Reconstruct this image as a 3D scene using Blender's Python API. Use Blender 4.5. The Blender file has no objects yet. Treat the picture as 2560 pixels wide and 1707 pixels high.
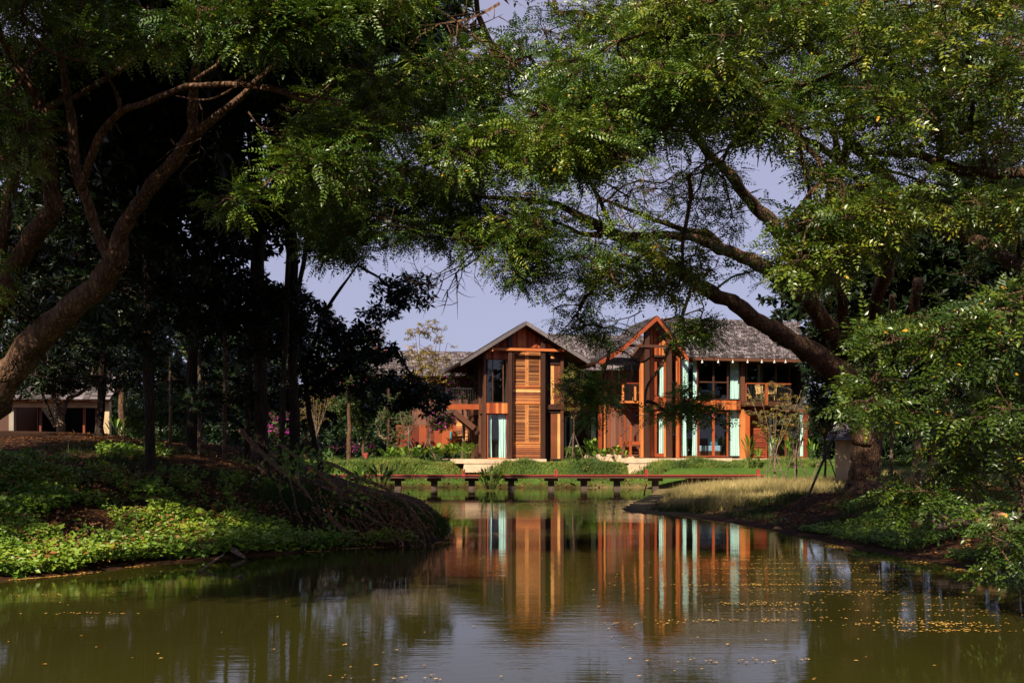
import bpy, math, random
import numpy as np
from mathutils import Vector
random.seed(7); RNG = np.random.default_rng(11)
R = math.radians
scene = bpy.context.scene
# ------------------------------------------------------------------ camera, sky, sun, exposure
F = 2489.0; CX = 1280.0; HY = 1140.0; CZ = 1.7      # picture measured at 2560 px wide, level camera, lens shifted up
cam_d = bpy.data.cameras.new('camera'); cam = bpy.data.objects.new('camera', cam_d)
scene.collection.objects.link(cam)
cam.location = (0, 0, CZ); cam.rotation_euler = (R(90), 0, 0)
cam_d.sensor_width = 36; cam_d.lens = 36 * F / 2560
cam_d.shift_y = (HY - 853.5) / 2560
cam_d.clip_end = 2000; cam_d.clip_start = 0.1
scene.camera = cam
SUN_AZ, SUN_EL = 27.0, 37.0        # sun stands behind the camera, to its left
S = Vector((-math.sin(R(SUN_AZ)) * math.cos(R(SUN_EL)), -math.cos(R(SUN_AZ)) * math.cos(R(SUN_EL)), math.sin(R(SUN_EL))))
w = bpy.data.worlds.new('World'); scene.world = w; w.use_nodes = True
nt = w.node_tree; nt.nodes.clear()
sky = nt.nodes.new('ShaderNodeTexSky'); sky.sky_type = 'NISHITA'; sky.sun_disc = False
sky.sun_elevation = R(SUN_EL); sky.sun_rotation = R(180 + SUN_AZ)
sky.air_density = 1.0; sky.dust_density = 1.0; sky.ozone_density = 9.0
tint = nt.nodes.new('ShaderNodeMix'); tint.data_type = 'RGBA'; tint.blend_type = 'MIX'; tint.inputs[0].default_value = .75
STR = 0.058; tint.inputs[7].default_value = (.312/STR, .298/STR, .405/STR, 1)      # hazy lavender air mixed into the blue
bg = nt.nodes.new('ShaderNodeBackground'); bg.inputs[1].default_value = STR
out = nt.nodes.new('ShaderNodeOutputWorld')
wtc = nt.nodes.new('ShaderNodeTexCoord'); wsp = nt.nodes.new('ShaderNodeSeparateXYZ'); wmr = nt.nodes.new('ShaderNodeMapRange')   # haze thins out towards the zenith
wmr.inputs[1].default_value = .36; wmr.inputs[2].default_value = .85; wmr.inputs[3].default_value = .75; wmr.inputs[4].default_value = .08; wmr.interpolation_type = 'SMOOTHSTEP'
nt.links.new(wtc.outputs['Generated'], wsp.inputs[0]); nt.links.new(wsp.outputs[2], wmr.inputs[0]); nt.links.new(wmr.outputs[0], tint.inputs[0])
nt.links.new(sky.outputs[0], tint.inputs[6]); nt.links.new(tint.outputs[2], bg.inputs[0]); nt.links.new(bg.outputs[0], out.inputs[0])
sl = bpy.data.lights.new('sun', 'SUN'); sl.energy = 5.0; sl.angle = R(0.53); sl.color = (1, 0.89, 0.71)
so = bpy.data.objects.new('sun', sl); scene.collection.objects.link(so)
so.rotation_euler = S.to_track_quat('Z', 'Y').to_euler()
scene.view_settings.view_transform = 'Standard'; scene.view_settings.look = 'None'
scene.view_settings.exposure = 0.76; scene.view_settings.gamma = 1
scene.render.engine = 'CYCLES'
scene.cycles.max_bounces = 6; scene.cycles.diffuse_bounces = 2; scene.cycles.glossy_bounces = 3
scene.cycles.transmission_bounces = 3; scene.cycles.transparent_max_bounces = 8
scene.cycles.caustics_reflective = False; scene.cycles.caustics_refractive = False
scene.render.resolution_x = 1024; scene.render.resolution_y = 682

# ------------------------------------------------------------------ helpers
COL = scene.collection
def P(x, y, d): return np.array([(x - CX) / F * d, d, CZ - (y - HY) / F * d])
def Wd(x, y, z=0.0):                         # point on level z seen at picture x, y
    d = (CZ - z) * F / (y - HY); return ((x - CX) / F * d, d)
def D(pts): return [(a * 1.0884, b * 1.0884) for a, b in pts]
def tag(o, label=None, cat=None, group=None, kind=None):
    if label: o['label'] = label
    if cat: o['category'] = cat
    if group: o['group'] = group
    if kind: o['kind'] = kind
    return o
def empty(name, loc, label, cat, group=None, rz=0):
    o = bpy.data.objects.new(name, None); COL.objects.link(o); o.location = loc; o.rotation_euler = (0, 0, rz)
    o.empty_display_size = 0.3
    return tag(o, label, cat, group)
def link(name, me, mat, parent=None):
    o = bpy.data.objects.new(name, me); COL.objects.link(o)
    if mat: me.materials.append(mat)
    if parent is not None:
        o.parent = parent
    return o
def copy_tree(o, parent=None):
    c = o.copy(); COL.objects.link(c); c.parent = parent
    for ch in list(o.children): copy_tree(ch, c)
    return c
def raw_mesh(name, V, counts, loops, vals=None, smooth=False):
    me = bpy.data.meshes.new(name); V = np.asarray(V, np.float32)
    counts = np.asarray(counts, np.int32); loops = np.asarray(loops, np.int32)
    me.vertices.add(len(V)); me.vertices.foreach_set('co', V.ravel())
    me.loops.add(len(loops)); me.loops.foreach_set('vertex_index', loops)
    st = np.concatenate([[0], np.cumsum(counts)[:-1]]).astype(np.int32)
    me.polygons.add(len(counts)); me.polygons.foreach_set('loop_start', st); me.polygons.foreach_set('loop_total', counts)
    me.polygons.foreach_set('use_smooth', np.full(len(counts), smooth, bool))
    me.update(calc_edges=True)
    if vals is not None:
        a = me.attributes.new('v', 'FLOAT', 'FACE'); a.data.foreach_set('value', np.asarray(vals, np.float32))
    return me
class MB:
    """collects boxes, bars, tubes; builds one mesh (with a per-piece value v for the tone of each board)"""
    def __init__(s): s.v = []; s.f = []; s.a = []
    def add(s, vs, fs, val=None):
        b = len(s.v); s.v += [tuple(p) for p in vs]; s.f += [tuple(i + b for i in f) for f in fs]
        val = random.random() if val is None else val; s.a += [val] * len(fs)
    def box(s, x0, x1, y0, y1, z0, z1, val=None):
        s.add([(x0,y0,z0),(x1,y0,z0),(x1,y1,z0),(x0,y1,z0),(x0,y0,z1),(x1,y0,z1),(x1,y1,z1),(x0,y1,z1)],
              [(0,3,2,1),(4,5,6,7),(0,1,5,4),(1,2,6,5),(2,3,7,6),(3,0,4,7)], val)
    def bar(s, a, b, w, h, val=None):         # squared bar from a to b
        a = Vector(a); b = Vector(b); d = (b - a).normalized()
        u = Vector((0,0,1)) if abs(d.z) < .95 else Vector((1,0,0))
        x = d.cross(u).normalized() * w / 2; y = x.cross(d).normalized() * h / 2
        s.add([a-x-y, a+x-y, a+x+y, a-x+y, b-x-y, b+x-y, b+x+y, b-x+y],
              [(3,2,1,0),(4,5,6,7),(0,1,5,4),(1,2,6,5),(2,3,7,6),(3,0,4,7)], val)
    def tube(s, pts, rad, n=8, val=None, cap=True):
        pts = [Vector(p) for p in pts]; m = len(pts); vs = []; fs = []
        ref = Vector((0.31, 0.2, 0.93))
        for i, p in enumerate(pts):
            d = (pts[min(i+1, m-1)] - pts[max(i-1, 0)]).normalized()
            x = d.cross(ref); x = (x if x.length > .1 else d.cross(Vector((1,0,0)))).normalized(); y = d.cross(x)
            for k in range(n):
                t = 2*math.pi*k/n; vs.append(p + (x*math.cos(t) + y*math.sin(t)) * rad[i])
        for i in range(m-1):
            for k in range(n):
                k2 = (k+1) % n; fs.append((i*n+k, i*n+k2, (i+1)*n+k2, (i+1)*n+k))
        if cap: fs.append(tuple(range(n))[::-1]); fs.append(tuple(range((m-1)*n, m*n)))
        s.add(vs, fs, val)
    def build(s, name, mat, parent=None, smooth=False):
        me = raw_mesh(name, s.v, [len(f) for f in s.f], [i for f in s.f for i in f], s.a, smooth)
        return link(name, me, mat, parent)
def catmull(pts, n=6):
    P_ = np.array(pts, float); out = []
    Q = np.vstack([2*P_[0]-P_[1], P_, 2*P_[-1]-P_[-2]])
    for i in range(1, len(Q)-2):
        for k in range(n):
            t = k/n; a, b, c, d = Q[i-1], Q[i], Q[i+1], Q[i+2]
            out.append(.5*((2*b)+(c-a)*t+(2*a-5*b+4*c-d)*t*t+(3*b-a-3*c+d)*t**3))
    out.append(P_[-1]); return np.array(out)
def hash3(i, j, k, seed=0):
    h = (i.astype(np.int64)*374761393 + j.astype(np.int64)*668265263 + k.astype(np.int64)*2147483647 + seed*1442695041) & 0xffffffff
    h = ((h ^ (h >> 13)) * 1274126177) & 0xffffffff; h = h ^ (h >> 16)
    return (h & 0xffff) / 65535.0
def vnoise(X, Y, Z, sc, seed=0):
    X = np.asarray(X)*sc; Y = np.asarray(Y)*sc; Z = np.asarray(Z)*sc
    xi, yi, zi = np.floor(X), np.floor(Y), np.floor(Z); fx, fy, fz = X-xi, Y-yi, Z-zi
    fx, fy, fz = [t*t*(3-2*t) for t in (fx, fy, fz)]; r = 0
    for a in (0,1):
        for b in (0,1):
            for c in (0,1):
                r = r + hash3(xi+a, yi+b, zi+c, seed) * (fx if a else 1-fx) * (fy if b else 1-fy) * (fz if c else 1-fz)
    return r
def in_poly(x, y, poly):
    c = np.zeros(len(x), bool); n = len(poly)
    for i in range(n):
        x0, y0 = poly[i]; x1, y1 = poly[(i+1) % n]
        if y0 == y1: continue
        m = ((y0 > y) != (y1 > y)) & (x < (x1-x0)*(y-y0)/(y1-y0) + x0); c ^= m
    return c
def dist_poly(x, y, poly):
    d = np.full(x.shape, 1e9)
    for i in range(len(poly)):
        x0, y0 = poly[i]; x1, y1 = poly[(i+1) % len(poly)]; dx, dy = x1-x0, y1-y0
        t = np.clip(((x-x0)*dx+(y-y0)*dy)/(dx*dx+dy*dy+1e-9), 0, 1)
        d = np.minimum(d, np.hypot(x-x0-t*dx, y-y0-t*dy))
    return d

# ------------------------------------------------------------------ materials
def nodemat(name):
    m = bpy.data.materials.new(name); m.use_nodes = True; n = m.node_tree
    return m, n, n.nodes['Principled BSDF'], n.nodes['Material Output']
def ramp(n, fac, stops):
    r = n.nodes.new('ShaderNodeValToRGB'); e = r.color_ramp.elements
    while len(e) < len(stops): e.new(0.5)
    for i, (p, c) in enumerate(stops): e[i].position = p; e[i].color = (*c, 1)
    n.links.new(fac, r.inputs[0]); return r.outputs[0]
def attr(n, name='v'):
    a = n.nodes.new('ShaderNodeAttribute'); a.attribute_name = name; return a.outputs['Fac']
def mth(n, op, a, b=None):
    m = n.nodes.new('ShaderNodeMath'); m.operation = op
    for i, q in enumerate((a, b)):
        if q is None: continue
        if isinstance(q, (int, float)): m.inputs[i].default_value = q
        else: n.links.new(q, m.inputs[i])
    return m.outputs[0]
def mixc(n, f, a, b, mode='MIX'):
    m = n.nodes.new('ShaderNodeMix'); m.data_type = 'RGBA'; m.blend_type = mode
    for i, q in ((0, f), (6, a), (7, b)):
        if isinstance(q, (int, float)): m.inputs[i].default_value = q
        elif isinstance(q, tuple): m.inputs[i].default_value = (*q, 1)
        else: n.links.new(q, m.inputs[i])
    return m.outputs[2]
def coords(n, scale=(1,1,1), kind='Object'):
    t = n.nodes.new('ShaderNodeTexCoord'); mp = n.nodes.new('ShaderNodeMapping'); mp.inputs['Scale'].default_value = scale
    n.links.new(t.outputs[kind], mp.inputs[0]); return mp.outputs[0]
def noise(n, vec, scale, detail=4, rough=.6):
    t = n.nodes.new('ShaderNodeTexNoise'); t.inputs['Scale'].default_value = scale; t.inputs['Detail'].default_value = detail
    t.inputs['Roughness'].default_value = rough; n.links.new(vec, t.inputs['Vector']); return t.outputs['Fac']
def bump(n, h, bs, strength=.5, dist=.05):
    b = n.nodes.new('ShaderNodeBump'); b.inputs['Strength'].default_value = strength; b.inputs['Distance'].default_value = dist
    n.links.new(h, b.inputs['Height']); n.links.new(b.outputs[0], bs.inputs['Normal'])
def leaf_mat(name, stops, rough=.45, trans=.25, spec=.5, tcol=(.10,.16,.01)):
    m, n, bs, out = nodemat(name)
    v = attr(n); nz = noise(n, coords(n), .9, 2)
    f = mth(n, 'ADD', mth(n, 'MULTIPLY', v, .75), mth(n, 'MULTIPLY', mth(n, 'SUBTRACT', nz, .35), .45))
    f = mth(n, 'ADD', mth(n, 'MULTIPLY', mth(n, 'GREATER_THAN', v, .985), .6), f)
    c = ramp(n, f, stops); n.links.new(c, bs.inputs['Base Color'])
    bs.inputs['Roughness'].default_value = rough; bs.inputs['Specular IOR Level'].default_value = spec
    if trans > 0:
        tr = n.nodes.new('ShaderNodeBsdfTranslucent'); n.links.new(mixc(n, .6, c, tcol), tr.inputs[0])
        mx = n.nodes.new('ShaderNodeMixShader'); mx.inputs[0].default_value = trans
        n.links.new(bs.outputs[0], mx.inputs[1]); n.links.new(tr.outputs[0], mx.inputs[2]); n.links.new(mx.outputs[0], out.inputs[0])
    return m
M = {}
M['leaf'] = leaf_mat('canopy_leaf', [(0,(.014,.042,.007)),(.32,(.052,.112,.010)),(.56,(.135,.20,.013)),(.78,(.26,.27,.018)),(1,(.5,.3,.02))], .38, .2, .62)
M['leaf_r'] = leaf_mat('canopy_leaf_warm', [(0,(.012,.030,.006)),(.33,(.050,.090,.008)),(.57,(.14,.18,.011)),(.78,(.30,.28,.018)),(1,(.5,.28,.02))], .37, .2, .62)
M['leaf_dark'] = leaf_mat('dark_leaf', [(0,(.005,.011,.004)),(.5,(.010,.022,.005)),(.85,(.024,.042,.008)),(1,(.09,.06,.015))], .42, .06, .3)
M['leaf_mid'] = leaf_mat('shrub_leaf', [(0,(.015,.035,.008)),(.4,(.04,.08,.012)),(.75,(.10,.15,.02)),(1,(.22,.24,.04))], .45, .2)
M['leaf_bright'] = leaf_mat('broad_garden_leaf', [(0,(.07,.16,.02)),(.45,(.17,.30,.035)),(.8,(.34,.42,.05)),(1,(.6,.5,.06))], .4, .3)
M['cover'] = leaf_mat('creeper_leaf', [(0,(.035,.09,.010)),(.4,(.12,.22,.018)),(.75,(.28,.37,.03)),(1,(.5,.25,.04))], .42, .25)
M['grass'] = leaf_mat('grass_blade', [(0,(.022,.05,.007)),(.35,(.075,.13,.015)),(.65,(.19,.235,.03)),(.85,(.34,.31,.08)),(1,(.5,.42,.18))], .6, .25)
M['darkgrass'] = leaf_mat('shade_grass_blade', [(0,(.012,.025,.006)),(.5,(.03,.055,.010)),(.9,(.09,.10,.02)),(1,(.25,.2,.06))], .6, .2, .2)
M['drygrass'] = leaf_mat('dry_grass_blade', [(0,(.07,.08,.02)),(.3,(.22,.18,.06)),(.65,(.50,.38,.16)),(1,(.72,.56,.28))], .6, .2, .3, (.3,.22,.06))
M['litter'] = leaf_mat('fallen_leaf', [(0,(.035,.015,.007)),(.4,(.11,.045,.014)),(.75,(.32,.13,.035)),(1,(.55,.28,.08))], .55, .1, .3, (.2,.08,.02))
M['float'] = leaf_mat('floating_leaf', [(0,(.28,.13,.025)),(.5,(.5,.28,.06)),(1,(.7,.45,.13))], .6, 0, .3)
M['yellowleaf'] = leaf_mat('autumn_leaf', [(0,(.06,.07,.012)),(.45,(.20,.16,.02)),(.8,(.42,.24,.03)),(1,(.5,.3,.05))], .5, .25, .4, (.3,.2,.02))
M['pink'] = leaf_mat('pink_bloom', [(0,(.35,.02,.22)),(.6,(.6,.05,.42)),(1,(.75,.25,.6))], .6, .25, .3, (.5,.05,.35))
M['rosy'] = leaf_mat('pale_pink_bloom', [(0,(.25,.05,.10)),(.6,(.5,.16,.25)),(1,(.6,.3,.35))], .6, .25, .3, (.4,.1,.2))
M['pod'] = leaf_mat('seed_pod_skin', [(0,(.10,.17,.02)),(.6,(.2,.3,.04)),(1,(.3,.36,.06))], .45, .2)
def bark(name, c0, c1, c2, sc=6, spots=0):
    m, n, bs, out = nodemat(name); vec = coords(n, (1,1,.35))
    f = noise(n, vec, sc, 6, .65); g = noise(n, coords(n), 1.1, 2)
    f2 = mth(n, 'ADD', mth(n, 'MULTIPLY', f, .8), mth(n, 'MULTIPLY', g, .3))
    bc = ramp(n, f2, [(.3, c0), (.52, c1), (.75, c2)])
    bs.inputs['Roughness'].default_value = .9; bs.inputs['Specular IOR Level'].default_value = .2
    vo = n.nodes.new('ShaderNodeTexVoronoi'); vo.inputs['Scale'].default_value = sc*2.2; n.links.new(coords(n, (1,1,.3)), vo.inputs['Vector'])
    cr = ramp(n, vo.outputs['Distance'], [(.03, (.35,.33,.32)), (.25, (1,1,1))]); n.links.new(mixc(n, .6, bc, cr, 'MULTIPLY'), bs.inputs['Base Color'])
    vo.feature = 'DISTANCE_TO_EDGE'; h = mth(n, 'ADD', f, mth(n, 'MINIMUM', mth(n, 'MULTIPLY', vo.outputs['Distance'], 2.2), .6)); bump(n, h, bs, 1.0, .05)
    return m
M['bark'] = bark('rain_tree_bark', (.045,.025,.015), (.14,.075,.042), (.30,.175,.10), 7)
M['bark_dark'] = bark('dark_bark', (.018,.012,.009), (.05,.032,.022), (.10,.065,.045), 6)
M['bark_pale'] = bark('pale_bark', (.12,.08,.05), (.26,.18,.12), (.42,.31,.21), 9)
M['stake'] = bark('stake_wood', (.13,.09,.065), (.26,.18,.13), (.38,.28,.2), 12)
M['twig'] = bark('twig_bark', (.07,.038,.02), (.15,.085,.046), (.26,.155,.085), 14)
M['dead'] = bark('dead_wood', (.12,.065,.038), (.30,.17,.10), (.48,.30,.18), 12)
def wood(name, stops, axis='z', rough=.55, spec=.35):
    m, n, bs, out = nodemat(name)
    sc = {'z': (14,14,1.2), 'x': (1.2,14,14)}[axis]
    g = noise(n, coords(n, sc), 1.6, 5, .7); big = noise(n, coords(n, (.8,.8,.8)), 1.2, 3)
    f = mth(n, 'ADD', mth(n, 'MULTIPLY', attr(n), .68), mth(n, 'MULTIPLY', g, .32)); f = mth(n, 'ADD', f, mth(n, 'MULTIPLY', mth(n, 'SUBTRACT', big, .5), .35))
    n.links.new(ramp(n, f, stops), bs.inputs['Base Color'])
    bs.inputs['Roughness'].default_value = rough; bs.inputs['Specular IOR Level'].default_value = spec; bump(n, g, bs, .35, .01)
    return m
ST_OR = [(.15,(.13,.022,.008)),(.4,(.28,.052,.014)),(.62,(.44,.105,.026)),(.92,(.66,.25,.07))]
ST_BR = [(.15,(.10,.030,.012)),(.4,(.26,.078,.025)),(.65,(.48,.18,.052)),(.95,(.85,.48,.17))]
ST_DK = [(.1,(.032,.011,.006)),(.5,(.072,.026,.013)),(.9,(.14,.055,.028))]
ST_RD = [(.1,(.10,.017,.008)),(.5,(.22,.037,.013)),(.9,(.36,.08,.022))]
M['wood_or'] = wood('orange_teak', ST_OR); M['wood_br'] = wood('brown_teak', ST_BR); M['wood_brx'] = wood('brown_teak_slats', ST_BR, 'x')
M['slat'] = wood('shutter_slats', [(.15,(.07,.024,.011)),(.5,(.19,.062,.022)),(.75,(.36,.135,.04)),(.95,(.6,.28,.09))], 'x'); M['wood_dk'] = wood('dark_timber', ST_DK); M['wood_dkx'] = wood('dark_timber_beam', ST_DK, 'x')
M['wood_rd'] = wood('red_timber', ST_RD); M['wood_rdx'] = wood('red_timber_rail', ST_RD, 'x'); M['wood_orx'] = wood('orange_teak_beam', ST_OR, 'x')
M['wood_wall'] = wood('weathered_plank_wall', [(.1,(.08,.03,.02)),(.5,(.15,.058,.036)),(.9,(.23,.10,.06))])
def shingle_mat():
    m, n, bs, out = nodemat('weathered_shingle')
    g = noise(n, coords(n, (10,3,3)), 2, 4, .7); big = noise(n, coords(n), .7, 3)
    f = mth(n, 'ADD', mth(n, 'MULTIPLY', attr(n), .6), mth(n, 'MULTIPLY', g, .35)); f = mth(n, 'ADD', f, mth(n, 'MULTIPLY', mth(n, 'SUBTRACT', big, .5), .5))
    n.links.new(ramp(n, f, [(.1,(.040,.031,.030)),(.4,(.10,.080,.080)),(.65,(.22,.18,.185)),(.95,(.46,.40,.41))]), bs.inputs['Base Color'])
    bs.inputs['Roughness'].default_value = .7; bump(n, g, bs, .4, .02); return m
M['shingle'] = shingle_mat()
def plain(name, c, rough=.6, spec=.4, var=.25, sc=3, bmp=0.15):
    m, n, bs, out = nodemat(name); f = noise(n, coords(n), sc, 5)
    lo = tuple(q*(1-var) for q in c); hi = tuple(min(1, q*(1+var)) for q in c)
    n.links.new(ramp(n, f, [(.3, lo), (.7, hi)]), bs.inputs['Base Color']); bs.inputs['Roughness'].default_value = rough
    bs.inputs['Specular IOR Level'].default_value = spec
    if bmp: bump(n, f, bs, bmp, .02)
    return m
M['concrete'] = plain('cream_concrete', (.66,.47,.31), .85, .2, .22, 2.5)
M['clay'] = plain('cream_clay_wall', (.60,.42,.24), .9, .2, .25, 2)
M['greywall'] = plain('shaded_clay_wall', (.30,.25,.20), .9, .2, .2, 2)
M['pier'] = plain('dark_pier', (.085,.055,.045), .8, .3, .35, 6)
M['redpaint'] = plain('red_paint', (.30,.035,.025), .5, .4, .2, 5)
M['curtain'] = plain('aqua_curtain', (.62,.84,.80), .85, .1, .06, 1, 0)
M['bedding'] = plain('blue_bedding', (.30,.42,.58), .8, .1, .1, 3)
M['pillow'] = plain('blue_cushion', (.10,.35,.50), .8, .1, .1, 3)
M['metal'] = plain('black_metal', (.02,.02,.02), .45, .5, .1, 5)
M['rattan'] = plain('rattan', (.55,.35,.13), .6, .3, .25, 20)
M['bulb'] = plain('white_bulb_glass', (.7,.66,.6), .25, .5, .05, 3, 0)
M['white'] = plain('white_petal', (.75,.72,.78), .5, .3, .05, 3, 0)
M['rock'] = plain('ochre_stone', (.34,.18,.075), .9, .2, .4, 5, .6)
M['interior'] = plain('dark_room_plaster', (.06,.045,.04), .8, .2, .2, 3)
M['dim'] = plain('shade_toned_wall', (.012,.010,.009), .9, .1, .2, 3)  # near-black wall colour standing in for the shade inside the pavilion
M['tealpipe'] = plain('teal_plastic', (.05,.35,.36), .5, .4, .1, 3)
def glass():
    m, n, bs, out = nodemat('window_glass')
    n.nodes.remove(bs); g = n.nodes.new('ShaderNodeBsdfGlossy'); g.inputs['Roughness'].default_value = .02
    t = n.nodes.new('ShaderNodeBsdfTransparent'); t.inputs[0].default_value = (.93,.96,.95,1)
    lw = n.nodes.new('ShaderNodeLayerWeight'); lw.inputs[0].default_value = .5
    fr = mth(n, 'ADD', mth(n, 'MULTIPLY', mth(n, 'POWER', lw.outputs['Facing'], 5), .9), .05)
    mx = n.nodes.new('ShaderNodeMixShader'); n.links.new(fr, mx.inputs[0]); n.links.new(t.outputs[0], mx.inputs[1]); n.links.new(g.outputs[0], mx.inputs[2])
    n.links.new(mx.outputs[0], out.inputs[0]); return m
M['glass'] = glass()
def water_mat():
    m, n, bs, out = nodemat('pond_water')
    bs.inputs['Roughness'].default_value = .022; bs.inputs['IOR'].default_value = 1.333
    murk = noise(n, coords(n, (.5,.16,1)), .7, 3)
    n.links.new(ramp(n, murk, [(.3,(.028,.025,.0048)),(.7,(.040,.037,.0068))]), bs.inputs['Base Color'])
    a = noise(n, coords(n, (.9,5.5,1)), 2.6, 3, .55)     # fine crests, long across the view
    b = noise(n, coords(n, (.5,1.6,1)), 1.1, 2, .5)
    mask = noise(n, coords(n, (.12,.22,1)), 1.0, 2)
    mk = ramp(n, mask, [(.38,(.12,)*3), (.66,(1,)*3)])
    h = mth(n, 'MULTIPLY', mth(n, 'ADD', mth(n, 'MULTIPLY', a, .45), mth(n, 'MULTIPLY', b, .9)), mk)
    bump(n, h, bs, 1.0, .0050); return m
M['water'] = water_mat()
# ------------------------------------------------------------------ terrain and water
shore = [(-14, 1), (-11, 9)] + [Wd(*p) for p in [(0,1452),(115,1443),(230,1430),(357,1413),(500,1401),(650,1390),(862,1371),(1071,1363),(1113,1350),
        (1118,1325),(1107,1302),(1085,1275),(1054,1249),(1010,1234)]] + [(-9,44.5),(-24,44),(-26,55)] + [Wd(*p) for p in [(700,1218),(1000,1218.5),(1200,1217),(1400,1219),(1600,1218),(1640,1223),
        (1622,1238),(1580,1256),(1553,1270),(1557,1279),(1600,1284),(1700,1289),(1800,1305),(1923,1325),(2010,1345),(2138,1374),(2293,1402),(2363,1416),(2560,1452)]] + [(11, 9), (14, 1)]
def sstep(t): t = np.clip(t, 0, 1); return t*t*(3-2*t)
def height(x, y):
    x = np.asarray(x, float); y = np.asarray(y, float)
    wob = (vnoise(x, y, x*0, .9, 3)-.5)*.5 + (vnoise(x, y, x*0, 3.1, 4)-.5)*.18
    d = dist_poly(x, y, shore); ins = in_poly(x.ravel(), y.ravel(), shore).reshape(x.shape)
    rs = sstep((x-3.5)/1.5); far = sstep((y-42)/9)*(1-rs) + sstep((y-51)/3.6)*rs; left = 1 - sstep((x+1)/4)
    pl_l = 1.18 + 1.0*np.exp(-(((x+16)/9)**2+((y-33)/11)**2)) + .25*sstep((-x-3)/8)
    pl_r = .17 + .25*sstep((x-5)/8) + .35*sstep((x-12)/8) + .38*sstep((x-5.5)/3)*(1-sstep((y-27.5)/6))
    pl = (pl_l*left + pl_r*(1-left))*(1-far) + 1.27*far
    pl = np.where(y < 5, .3, pl)
    wd = ((2.3+3.4*sstep((-x-2.2)/2.2))*left + 3.6*(1-left))*(1-far) + 1.05*far
    dd = np.maximum(d + wob*np.minimum(d*.8, .5)*(1-far*.6), 0)
    n = (vnoise(x, y, x*0, .45, 5)-.5)*.22 + (vnoise(x, y, x*0, 2.2, 6)-.5)*.07
    rt = (1-left)*(1-far); h = pl*sstep(dd/wd*.85+.08*(dd > 0))+ n*sstep(d/2.5)*(1-.7*far)*(1-.6*rt)
    hills = 9*sstep((np.hypot(x, y)-170)/160)
    return np.where(ins, -.55*sstep(d/1.2)-.02, np.maximum(h, .015)+hills)
def axis(a, b, step, lo, hi):
    mid = np.arange(a, b+1e-6, step); g = []; s = step
    q = b
    while q < hi: s *= 1.35; q += s; g.append(q)
    s = step; q = a; g2 = []
    while q > lo: s *= 1.35; q -= s; g2.append(q)
    return np.concatenate([g2[::-1], mid, g])
gx = axis(-24, 24, .3, -700, 700); gy = axis(0, 66, .3, -300, 900)
GX, GY = np.meshgrid(gx, gy); GZ = height(GX, GY)
V = np.stack([GX.ravel(), GY.ravel(), GZ.ravel()], 1); nx, ny = len(gx), len(gy)
ii, jj = np.meshgrid(np.arange(nx-1), np.arange(ny-1)); b0 = (jj*nx+ii).ravel()
Q = np.stack([b0, b0+1, b0+1+nx, b0+nx], 1)
me = raw_mesh('ground', V, np.full(len(Q), 4), Q.ravel(), None, True)
lawn = sstep((V[:,1]-47-3*(V[:,0] > 4))/3)*(.15+.85*sstep((V[:,2]-.06)/.2)); dry = sstep((V[:,0]-3)/2)*sstep((V[:,1]-27)/4)*(1-lawn)
a = me.attributes.new('lawn', 'FLOAT', 'POINT'); a.data.foreach_set('value', lawn.astype(np.float32))
a = me.attributes.new('dry', 'FLOAT', 'POINT'); a.data.foreach_set('value', dry.astype(np.float32))
def ground_mat():
    m, n, bs, out = nodemat('ground_soil'); vec = coords(n)
    f = noise(n, vec, 1.3, 6, .7); g = noise(n, vec, 14, 4, .7)
    soil = ramp(n, mth(n, 'ADD', mth(n, 'MULTIPLY', f, .6), mth(n, 'MULTIPLY', g, .4)), [(.3,(.014,.007,.004)),(.5,(.040,.018,.009)),(.7,(.13,.052,.02))])
    gr = ramp(n, mth(n, 'ADD', mth(n, 'MULTIPLY', f, .5), mth(n, 'MULTIPLY', g, .5)), [(.35,(.035,.07,.012)),(.6,(.075,.13,.02)),(.8,(.14,.16,.035))])
    dr = ramp(n, g, [(.3,(.10,.075,.03)),(.7,(.28,.2,.09))])
    c = mixc(n, attr(n, 'dry'), soil, dr); c = mixc(n, attr(n, 'lawn'), c, gr)
    n.links.new(c, bs.inputs['Base Color']); bs.inputs['Roughness'].default_value = .95; bs.inputs['Specular IOR Level'].default_value = .1
    bump(n, g, bs, .7, .05); return m
tag(link('ground', me, ground_mat()), kind='structure', label='grassy banks and lawn around the pond')
me = raw_mesh('water', [(-60,-20,0),(60,-20,0),(60,58,0),(-60,58,0)], [4], [0,1,2,3])
tag(link('water', me, M['water']), kind='structure', label='murky olive pond reflecting the timber houses')

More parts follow.
